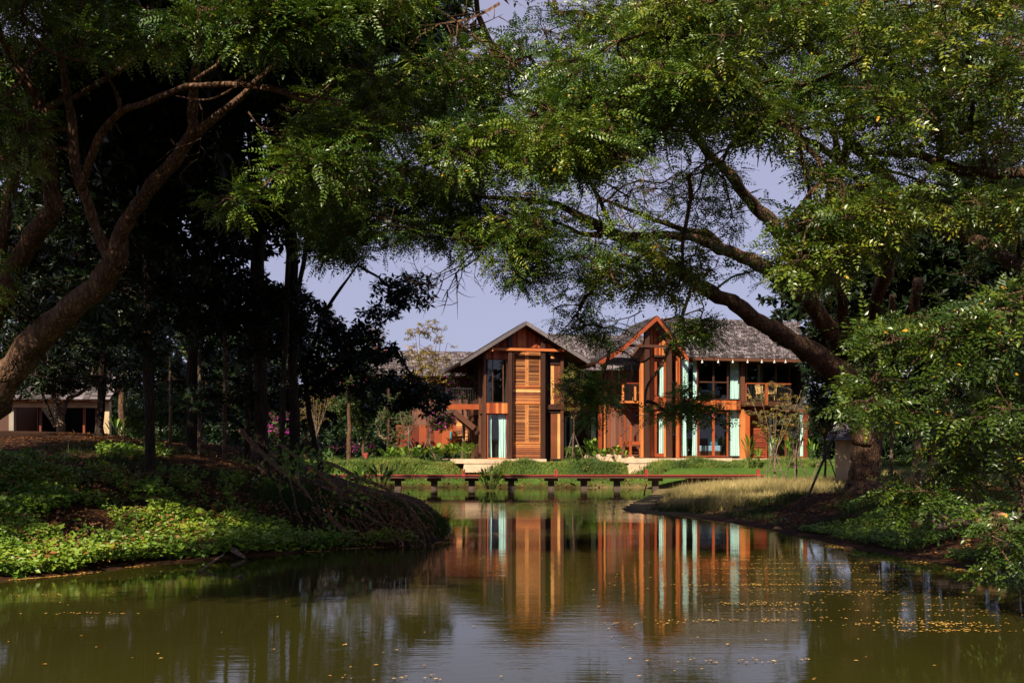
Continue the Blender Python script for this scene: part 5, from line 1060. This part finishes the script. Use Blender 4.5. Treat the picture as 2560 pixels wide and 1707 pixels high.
# trunks and posts seen through the right-hand foliage
for i, (px, d, w_, y0, lb, mt) in enumerate([(2334,34,14,1040,'sunlit pale slim trunk behind the right-hand foliage','bark_pale'),(2228,36,8,1070,'thin pale trunk right behind the big trunk','bark_pale'),(2200,36,5,1060,'thinnest pale stem beside the big trunk','bark_pale'),(2362,30,16,1030,'black slim trunk right of the sunlit pale one','bark_dark'),(2518,33,14,1040,'pale slim trunk near the right edge','bark_pale'),(2536,28,20,1030,'black trunk at the right edge of the dry grass','bark_dark'),(2390,29,24,1070,'thick black trunk behind the drooping branches','bark_dark')]):
    x_ = (px-CX)/F*d; z_ = gz(x_, d); r_ = w_/F*d/2; mb = MB(); h = CZ-(y0-HY)/F*d-z_+3
    mb.tube([(0,0,-.2),(.03,0,h*.4),(-.03,0,h)], [r_*1.2,r_,r_*.7], 9); o = mb.build('slim_trunk', M[mt], None, True); o.location = (x_, d, z_); tag(o, lb, 'trunk')
# ------------------------------------------------------------------ fallen bough heap on the left point
Bo = empty('fallen_bough', (-3.6, 20.5, .6), 'heap of bare fallen boughs draped over the tip of the left bank', 'fallen bough'); bb = np.array([-3.6, 20.5, .6])
def bough(pts, mt='dead', n=7):
    q = []
    for a, b, d, w_ in pts:                     # rest each point on or above the bank
        for _ in range(60):
            p_ = P(a, b, d)
            if p_[2] > gz(p_[0], p_[1])+.10 or b > 1358: break
            d -= .1
        q.append(tuple(p_)+(w_*1.15/F*d/2,))
    c = catmull(q, 5); mb = MB(); mb.tube(c[:, :3]-bb, list(np.maximum(c[:, 3], .004)), n); mb.build('branch', M[mt], Bo, True)
for pts in ([(600,1075,22.5,12),(650,1128,22,11),(709,1179,21.5,11),(752,1215,21,8),(782,1253,20.7,4)],
    [(700,1110,22,7),(756,1153,21.6,9),(820,1200,21,12),(846,1228,20.8,13),(865,1247,20.6,10)],
    [(770,1140,22.5,6),(835,1162,22,8),(894,1193,21.5,10),(948,1213,21.2,7),(1007,1245,20.6,5),(1043,1262,20.2,5),(1071,1296,19.8,3)],
    [(820,1285,19.6,12),(835,1302,19.4,10),(870,1335,19,9),(901,1366,18.7,5)],
    [(800,1215,21.2,5),(858,1234,20.6,6),(916,1261,20,6),(945,1285,19.6,5),(965,1308,19.3,3)],
    [(850,1255,20.4,6),(884,1270,20,7),(948,1308,19.3,7),(985,1335,18.9,5),(1007,1357,18.7,3)],
    [(940,1210,21.4,4),(969,1225,21,5),(1011,1251,20.4,5),(1040,1285,19.8,4),(1067,1321,19.3,3)],
    [(1011,1254,20.4,4),(1025,1275,20,4),(1050,1319,19.4,4),(1067,1364,18.9,2)],
    [(790,1196,21.4,5),(850,1215,21,4),(930,1240,20.6,4),(990,1262,20.2,2)],
    [(700,1190,21.4,4),(702,1240,20.8,4),(722,1275,20.3,4),(728,1300,20,2)],
    [(722,1185,21.3,5),(733,1230,20.8,4),(742,1275,20.2,5),(757,1304,19.8,3)],
    [(1000,1300,19.4,3),(1040,1340,19,3),(1062,1362,18.7,2)], [(900,1300,19.4,3),(930,1335,19,3),(960,1355,18.8,2)]):
    bough(pts)
for i in range(95):
    x = rr.uniform(760,1062); y = 1200+(x-770)*.25+rr.uniform(0,120); d = 20.8-(y-1200)/80; a = rr.uniform(.3,1.3); l = rr.uniform(25,70)
    bough([(x,y,d,3),(x+math.cos(a)*l*.5,y+math.sin(a)*l*.5,d-.1,2.2),(x+math.cos(a+.3)*l,min(y+math.sin(a+.3)*l,1362),d-.2,1.2)], n=4)
# dry brush cloud hanging on the boughs, and green creeper leaves
H_ = sample_poly([(760,1205),(900,1195),(1010,1235),(1075,1290),(1085,1350),(930,1362),(860,1330),(800,1280)], 240, 19, 20.6, gap=.2, seed=80)
H_[:,1] -= .6; H_ = np.array([[a_[0]*(1-t_/a_[1]), a_[1]-t_, CZ+(a_[2]-CZ)*(1-t_/a_[1])] for a_ in H_ for t_ in [next((t for t in np.arange(0,4,.15) if CZ+(a_[2]-CZ)*(1-t/a_[1]) > gz(a_[0]*(1-t/a_[1]), a_[1]-t)+.06), 0)]])
g = Geo(); k = len(H_)*3; pp = np.repeat(H_, 3, 0)+RNG.normal(size=(k,3))*[.2,.2,.14]-bb
g.add(scatter('leaf', pp, RNG.normal(size=(k,3))+[0,0,-.8], RNG.normal(size=(k,3)), RNG.uniform(.04,.09,k), RNG.uniform(0,.75,k))); g.build('withered_leaves', M['litter'], Bo)
H_ = sample_poly([(690,1120),(760,1120),(870,1170),(930,1200),(900,1330),(820,1330),(760,1240),(690,1180)], 90, 19.5, 21.5, gap=.35, seed=81)
H_ = np.array([[a_[0]*(1-t_/a_[1]), a_[1]-t_, CZ+(a_[2]-CZ)*(1-t_/a_[1])] for a_ in H_ for t_ in [next((t for t in np.arange(0,4,.15) if CZ+(a_[2]-CZ)*(1-t/a_[1]) > gz(a_[0]*(1-t/a_[1]), a_[1]-t)+.1), 0)]])
g = Geo(); k = len(H_)*4; pp = np.repeat(H_, 4, 0)+RNG.normal(size=(k,3))*[.18,.18,.14]-bb
g.add(scatter('leaf', pp, RNG.normal(size=(k,3))+[0,0,-.5], RNG.normal(size=(k,3))*.5+[0,-1,.6], RNG.uniform(.07,.13,k), RNG.uniform(0,.9,k))); g.build('creeper_leaves', M['cover'], Bo)
# ------------------------------------------------------------------ ground plants (uncountable)
def on_ground(n, xr, yr, cond=None, seed=0, dens=None):
    rng = np.random.default_rng(seed); x = rng.uniform(*xr, n); y = rng.uniform(*yr, n); z = height(x, y); m = z > .03
    if cond is not None: m &= cond(x, y, z)
    return np.stack([x[m], y[m], z[m]], 1)
def cover(name, p, mat, kind, size, lift, label, up=(0,-.45,1), upj=.5, flat=1.0, rngs=RNG):
    n = len(p); q = p.copy(); q[:, 2] += rngs.random(n)*lift
    d = rngs.normal(size=(n,3))*[1,1,.35]; u = rngs.normal(size=(n,3))*upj+np.array(up)
    clump = vnoise(p[:,0], p[:,1], p[:,2], 1.6, 9); q[:, 2] += (kind == 'stuff')*lift*.9*(vnoise(p[:,0], p[:,1], p[:,2]*0, 2.3, 19)-.3)*(lift > .1)
    g = Geo(); g.add(scatter('leaf', q, d, u, size*np.exp(rngs.normal(size=n)*.33), np.clip(clump*.7+rngs.random(n)*.35, 0, .97))); return tag(g.build(name, M[mat]), label, None, None, kind)
lc = lambda x, y, z: (vnoise(x, y, x*0, .55, 21)+.5*vnoise(x, y, x*0, 1.7, 22)+.35*(vnoise(x*9, y*9, x*0, 1.3, 25)-.5) > .50+.6*sstep((y-17.5)/5)+.25*sstep((x+5.2)/3.2)) & (x < -1.4)
pl = on_ground(330000, (-12,-1.4), (12.5,25), lc, 1)
cover('creeper_cover', pl, 'cover', 'stuff', .068, .20, 'carpet of green creeper leaves on the left bank')
pr = on_ground(90000, (3.5,12), (12.5,24), lambda x, y, z: (x > 4) & (vnoise(x, y, x*0, .7, 23)+.4*vnoise(x, y, x*0, 2, 24) > .62+.3*sstep((z-.35)/.4)), 2)
cover('creeper_cover', pr, 'cover', 'stuff', .055, .14, 'small creepers and weeds along the right waterline')
p6 = on_ground(14000, (-12,-1.4), (12.8,20), lambda x, y, z: vnoise(x, y, x*0, .9, 61) > .45, 15); p6[:, 2] += .13; cover('leaf_litter', p6, 'litter', 'stuff', .06, .12, 'dead leaves caught among the creepers of the left bank', upj=.5)
pt = on_ground(60000, (-14,14), (13,36), lambda x, y, z: np.abs(x) > 1.5, 3); cover('leaf_litter', pt, 'litter', 'stuff', .065, .02, 'brown fallen leaves scattered over both banks', upj=.25, up=(0,0,1))
pf = on_ground(16000, (-17,14), (53.6,56.6), lambda x, y, z: vnoise(x, y, x*0, .9, 41)+.5*(z < .25) > .55, 12); cover('leaf_litter', pf, 'litter', 'stuff', .12, .03, 'pale leaf litter and soil flecks on the far grassy bank', upj=.3, up=(0,-.3,1))
def blades(name, p, mat, h, w_, lean, label, tuft=1, hv=.5):
    n = len(p)*tuft; q = np.repeat(p, tuft, 0); q[:, :2] += RNG.normal(size=(n,2))*.04*(tuft > 1); d = RNG.normal(size=(n,3))*lean; d[:, 2] = 1; d[:, 0] += lean*.4
    u = RNG.normal(size=(n,3)); u[:, 2] = .1; sc = h*RNG.uniform(1-hv, 1+hv, n)*(.45+1.1*vnoise(q[:,0], q[:,1], q[:,2]*0, 1.3, 17)*vnoise(q[:,0], q[:,1], q[:,2]*0, .5, 18)*2)
    base, tip = q, q+norm(d)*sc[:, None]; s_ = norm(np.cross(u, d))*w_; mid = (base+tip)/2; mid[:, 2] += sc*.06
    V = np.stack([base-s_*.5, base+s_*.5, mid+s_*.35, mid-s_*.35, tip], 1).reshape(-1, 3); o = np.arange(n)*5
    cl = vnoise(q[:,0], q[:,1], q[:,2]*0, 1.1, 8); Fq = np.stack([o, o+1, o+2, o, o+2, o+3, o+3, o+2, o+4], 1).reshape(-1, 3)
    A_ = np.repeat(np.clip(cl*.7+RNG.random(n)*.4-.05, 0, .97), 3); me = raw_mesh(name, V, np.full(len(Fq), 3), Fq.ravel(), A_)
    return tag(link(name, me, M[mat]), label, None, None, 'stuff')
blades('lawn_grass', on_ground(170000, (-17,22), (53.5,60), lambda x, y, z: z > .13+.25*vnoise(x, y, x*0, 1.1, 51), 5), 'grass', .20, .032, .6, 'rough green grass on the bank below the houses')
blades('lawn_grass', on_ground(70000, (-26,26), (60,80), None, 6), 'grass', .11, .04, .4, 'short lawn grass around the houses')
blades('dry_grass', on_ground(130000, (2.6,20), (29.3,47), lambda x, y, z: (z > .05) & (x > 3.4+.15*np.abs(y-30)), 7), 'drygrass', .25, .014, .5, 'tall straw-coloured grass on the right bank')
blades('bank_grass', on_ground(5000, (-12,-1.4), (17,26), lambda x, y, z: vnoise(x, y, x*0, .8, 30) > .5, 8), 'darkgrass', .24, .012, .7, 'sparse grass tufts on the left bank', 2)
blades('bank_grass', on_ground(16000, (3,12), (14,31), lambda x, y, z: vnoise(x, y, x*0, .8, 31) > .5, 9), 'darkgrass', .20, .012, .7, 'sparse grass tufts on the right bank', 2)
blades('point_grass', on_ground(7000, (-5.4,-1.4), (20.2,26), None, 10), 'darkgrass', .26, .012, .8, 'dark grass on the crest of the left point', 2)
# stones and soil clods
def stone(px, py, d, s, label, mt='rock'):
    p = P(px, py, d); mb = MB(); n, m_ = 10, 7; vs = [(0,0,s*.6)]; r1 = random.Random(int(px*7))
    for i in range(1, m_):
        for k in range(n): t = math.pi*i/m_; a = 2*math.pi*k/n; q = s*r1.uniform(.8,1.15); vs.append((q*math.sin(t)*math.cos(a)*1.25, q*math.sin(t)*math.sin(a), q*.7*math.cos(t)))
    vs.append((0,0,-s*.6)); fs = [(0, 1+k, 1+(k+1)%n) for k in range(n)]
    for i in range(m_-2):
        for k in range(n): fs.append((1+i*n+k, 1+(i+1)*n+k, 1+(i+1)*n+(k+1)%n, 1+i*n+(k+1)%n))
    e = len(vs)-1; fs += [(e, 1+(m_-2)*n+(k+1)%n, 1+(m_-2)*n+k) for k in range(n)]; mb.add(vs, fs); o = mb.build('stone', M[mt], None, False); p[2] = max(p[2], gz(p[0], p[1])); o.location = p; o.rotation_euler = (0,0,r1.uniform(0,3)); tag(o, label, 'stone', None)
for i, (px, py, d, s, lb) in enumerate([(2290,1308,18,.11,'upright ochre stone at the left end of the short pale log'),(2350,1300,18.3,.16,'brown boulder just behind the short pale log'),(2450,1298,17.4,.10,'ochre stone right of the short pale log'),(2495,1290,17.6,.13,'ochre stone nearest the right edge above the creepers'),(2480,1312,16.8,.08,'small ochre stone below the right edge stones'),(1942,1322,23,.09,'brown stone at the waterline of the right bank near its tip'),(2120,1372,18,.07,'stone at the waterline below the big trunk'),(355,1150,24,.22,'orange earth clod behind the slim leaning tree'),(320,1160,23,.13,'smaller orange earth clod left of the bigger one'),(397,1152,25,.16,'orange earth clod between the grove trunks')]):
    stone(px, py, d, s, lb)
# ------------------------------------------------------------------ broad-leaved garden plants
def blade_leaf(mb, p, d, L_, w_, droop, n=6, val=None):
    p = Vector(p); d = Vector(d).normalized(); side = d.cross(Vector((0,0,1))); side = (side if side.length > .05 else Vector((1,0,0))).normalized(); vs = []; fs = []
    for i in range(n+1):
        t = i/n; c = p+d*L_*t+Vector((0,0,-droop*L_*t*t)); ww = w_*(math.sin(math.pi*min(1, .08+t*.92))**.7)*(1-.15*t)/2; vs += [c-side*ww+Vector((0,0,ww*.35)), c, c+side*ww+Vector((0,0,ww*.35))]
    for i in range(n): b = i*3; fs += [(b, b+1, b+4, b+3), (b+1, b+2, b+5, b+4)]
    mb.add(vs, fs, val)
def plant(label, px, py, d, h, n, lw, ll, mat='leaf_bright', spread=.5, name='broad_leaved_plant', cat='plant', group=None, stems=True, seed=0, upright=1.0, low=None):
    r = random.Random(seed+int(px)); x_ = (px-CX)/F*d; z_ = CZ-(py-HY)/F*d; o = empty(name, (x_, d, z_), label, cat, group); mb = MB(); sb = MB()
    for i in range(n):
        a = r.uniform(0, 6.28); rr_ = spread*r.random()**.6; hh = h*r.uniform(.35,1)*(1-.25*rr_/spread); b0 = (math.cos(a)*rr_*.5, math.sin(a)*rr_*.5, 0); b1 = (math.cos(a)*rr_, math.sin(a)*rr_, hh*.72)
        out_ = Vector((math.cos(a)*r.uniform(.3,1), math.sin(a)*r.uniform(.3,1)-.15, upright*r.uniform(.5,1.3)))
        blade_leaf(mb, b1, out_, ll*r.uniform(.7,1.15), lw*r.uniform(.8,1.15), r.uniform(.1,.4), val=min(.97, max(.05, r.gauss(.45,.22))))
        sb.tube([b0, (b1[0]*.8,b1[1]*.8,b1[2]*.5), b1], [.012,.010,.007], 4)
    mb.build('leaves', M[mat], o)
    if stems: sb.build('stems', M['leaf_mid'], o)
    return o
k = 0
for (px, py, d, h, n, lw, ll, lb) in [(975,1150,57,.95,34,.24,.42,'leftmost broad-leaved plant of the bed left of the left house'),(1010,1150,56.5,.9,30,.22,.4,'bright broad-leaved plant between the crooked sapling and the tall golden tree'),(1045,1152,57,1.0,36,.24,.42,'broad-leaved plant left of the tall golden tree’s foot'),(1095,1150,57,1.05,38,.25,.44,'broad-leaved plant just right of the tall golden tree’s foot'),(1130,1146,58,1.1,38,.25,.44,'tall broad-leaved plant in the middle of the left bed'),(1165,1146,57.5,1.2,40,.25,.44,'broad-leaved plant touching the left corner of the left house'),
        (1440,1152,56.5,1.1,44,.24,.44,'large-leaved plant in the bed just right of the left house'),(1480,1140,57.5,1.4,50,.22,.42,'tallest leafy plant of the bed between the two houses'),(1508,1148,56.5,.8,16,.30,.38,'round-leaved plant before the right house’s left corner'),(1543,1146,56.5,.75,12,.32,.4,'round-leaved plant before the plank wall'),(1562,1144,56.5,.8,8,.3,.42,'single pale round-leaved plant left of the entry steps')]:
    plant(lb, px, py, d, h, n, lw, ll, seed=k, spread=.55, group=None); k += 1
for (px, py, d, h, n, lb) in [(1872,1150,53,1.5,20,'lance-leaved plant before the orange corner boards'),(1896,1152,53,.9,12,'low lance-leaved plant right of the one before the orange boards'),(1932,1148,54,1.5,14,'lance-leaved plant behind the russet-tufted tree'),(1975,1150,53,1.9,22,'tall lance-leaved plant between the two right staked trees'),(2032,1150,53,1.5,16,'lance-leaved plant left of the twin-stemmed staked tree'),(290,1110,38,1.3,18,'bright lance-leaved plant right of the pale pavilion post')]:
    plant(lb, px, py, d, h, n, .11, .62, spread=.32, upright=1.6, seed=k); k += 1
plant('water plant with red-tinged lance leaves standing in the pond before the footbridge', 1226, 1222, 49.3, 1.35, 34, .13, .75, 'cover', .55, upright=1.3, seed=90)
plant('water plant with long green leaves at the left end of the footbridge', 950, 1220, 46, 1.1, 24, .16, .7, 'cover', .55, upright=1.1, seed=91)
plant('water plant half hidden behind the fallen boughs', 905, 1215, 46, .95, 16, .15, .6, 'cover', .45, upright=1.1, seed=92)
p = P(1286, 1171, 55.9); mb = MB(); mb.tube([(0,0,-.1),(0,0,.05),(0,0,.3)], [.14,.22,.26], 12); o = mb.build('garden_spotlight', M['metal'], None, True); o.location = p; tag(o, 'dark round garden spotlight standing before the left plinth', 'spotlight')
# ------------------------------------------------------------------ water lilies and floating leaves
for (px, py, lb) in [(1489,1262,'white water lily farthest left of the cluster'),(1523.5,1256,'white water lily second from the left'),(1537,1251,'white water lily third from the left, far side'),(1555,1250.5,'white water lily fourth from the left, far side'),(1562,1254,'white water lily farthest right of the cluster'),(1534,1266,'pinkish water lily lowest in the cluster')]:
    d = 1.7*F/(py+8-HY); x_ = (px-CX)/F*d; o = empty('water_lily', (x_, d, 0), lb, 'water lily', 'water lilies off the right point'); mb = MB(); mb.tube([(0,0,-.1),(.01,0,.1)], [.008,.006], 5); mb.build('stem', M['leaf_mid'], o); mb = MB()
    for i in range(14): a = i*2.4; blade_leaf(mb, (0,0,.09), (math.cos(a), math.sin(a), .5+.5*(i>6)), .075, .035, 0, 3)
    mb.build('petals', M['white'], o)
def floaters(n, poly, seed, size, name='floating_leaves', label='', mat='float', clus=.5, stretch=3):
    rng = np.random.default_rng(seed); c = []
    xs = [p_[0] for p_ in poly]; ys = [p_[1] for p_ in poly]
    while len(c) < n:
        x = rng.uniform(min(xs), max(xs)); y = rng.uniform(min(ys), max(ys))
        if not in_poly(np.array([x]), np.array([y]), poly)[0]: continue
        X_, Y_ = Wd(x, y); m_ = 1 if rng.random() > clus else rng.integers(12, 60)
        if rng.random() > min(1, (Y_/16)**2) : continue
        for _ in range(m_): c.append((X_+rng.normal()*.13*stretch, Y_+rng.normal()*.045, .006+rng.random()*.006))
    p_ = np.array(c); ok = in_poly(p_[:,0], p_[:,1], shore); p_ = p_[ok]; n = len(p_); g = Geo()
    g.add(scatter('leaf', p_, rng.normal(size=(n,3))*[1,1,.01], rng.normal(size=(n,3))*.03+[0,0,1], rng.uniform(size*.6, size*1.4, n), rng.random(n), rng=rng)); return tag(g.build(name, M[mat]), label, None, None, 'stuff')
floaters(1500, [(1800,1400),(2250,1395),(2480,1480),(2400,1600),(1900,1560)], 1, .032, label='drifts of yellow leaves floating before the right bank', clus=.8)
floaters(420, [(1450,1400),(1900,1390),(2560,1520),(2560,1700),(1500,1700),(1500,1450)], 2, .038, label='scattered yellow leaves floating on the right half of the pond', clus=.10)
floaters(110, [(0,1480),(700,1400),(1400,1380),(1500,1700),(0,1700)], 3, .036, label='a few yellow leaves floating on the left half of the pond', clus=.03)
floaters(500, [(1180,1250),(1650,1238),(1560,1262),(1400,1268)], 4, .09, label='brown leaf film on the far water by the footbridge', clus=.8, stretch=6)
edge = []
rng = np.random.default_rng(3)
for seg_ in range(len(shore)-1):
    (xa, ya), (xb, yb_) = shore[seg_], shore[seg_+1]
    if not (8 < ya < 31 and 8 < yb_ < 33) or rng.random() < .12: continue
    n = int(np.hypot(xb-xa, yb_-ya)*150); t = rng.random(n); cx_, cy_ = 1.5, 18
    x = xa+(xb-xa)*t; y = ya+(yb_-ya)*t; k_ = .03+.28*rng.random(n)**2; m_ = np.hypot(cx_-x, cy_-y); keep = vnoise(x, y, x*0, 1.5, 4) > .42
    edge.append(np.stack([x+(cx_-x)/m_*k_, y+(cy_-y)/m_*k_-.05, .008+.008*rng.random(n)], 1)[keep])
p_ = np.concatenate(edge); n = len(p_); g = Geo(); g.add(scatter('leaf', p_, rng.normal(size=(n,3))*[1,1,.01], rng.normal(size=(n,3))*.15+[0,0,1], rng.uniform(.025,.06,n), rng.random(n)*.8, rng=rng)); tag(g.build('floating_leaves', M['float']), 'line of yellow leaves washed up along the water’s edge', None, None, 'stuff')
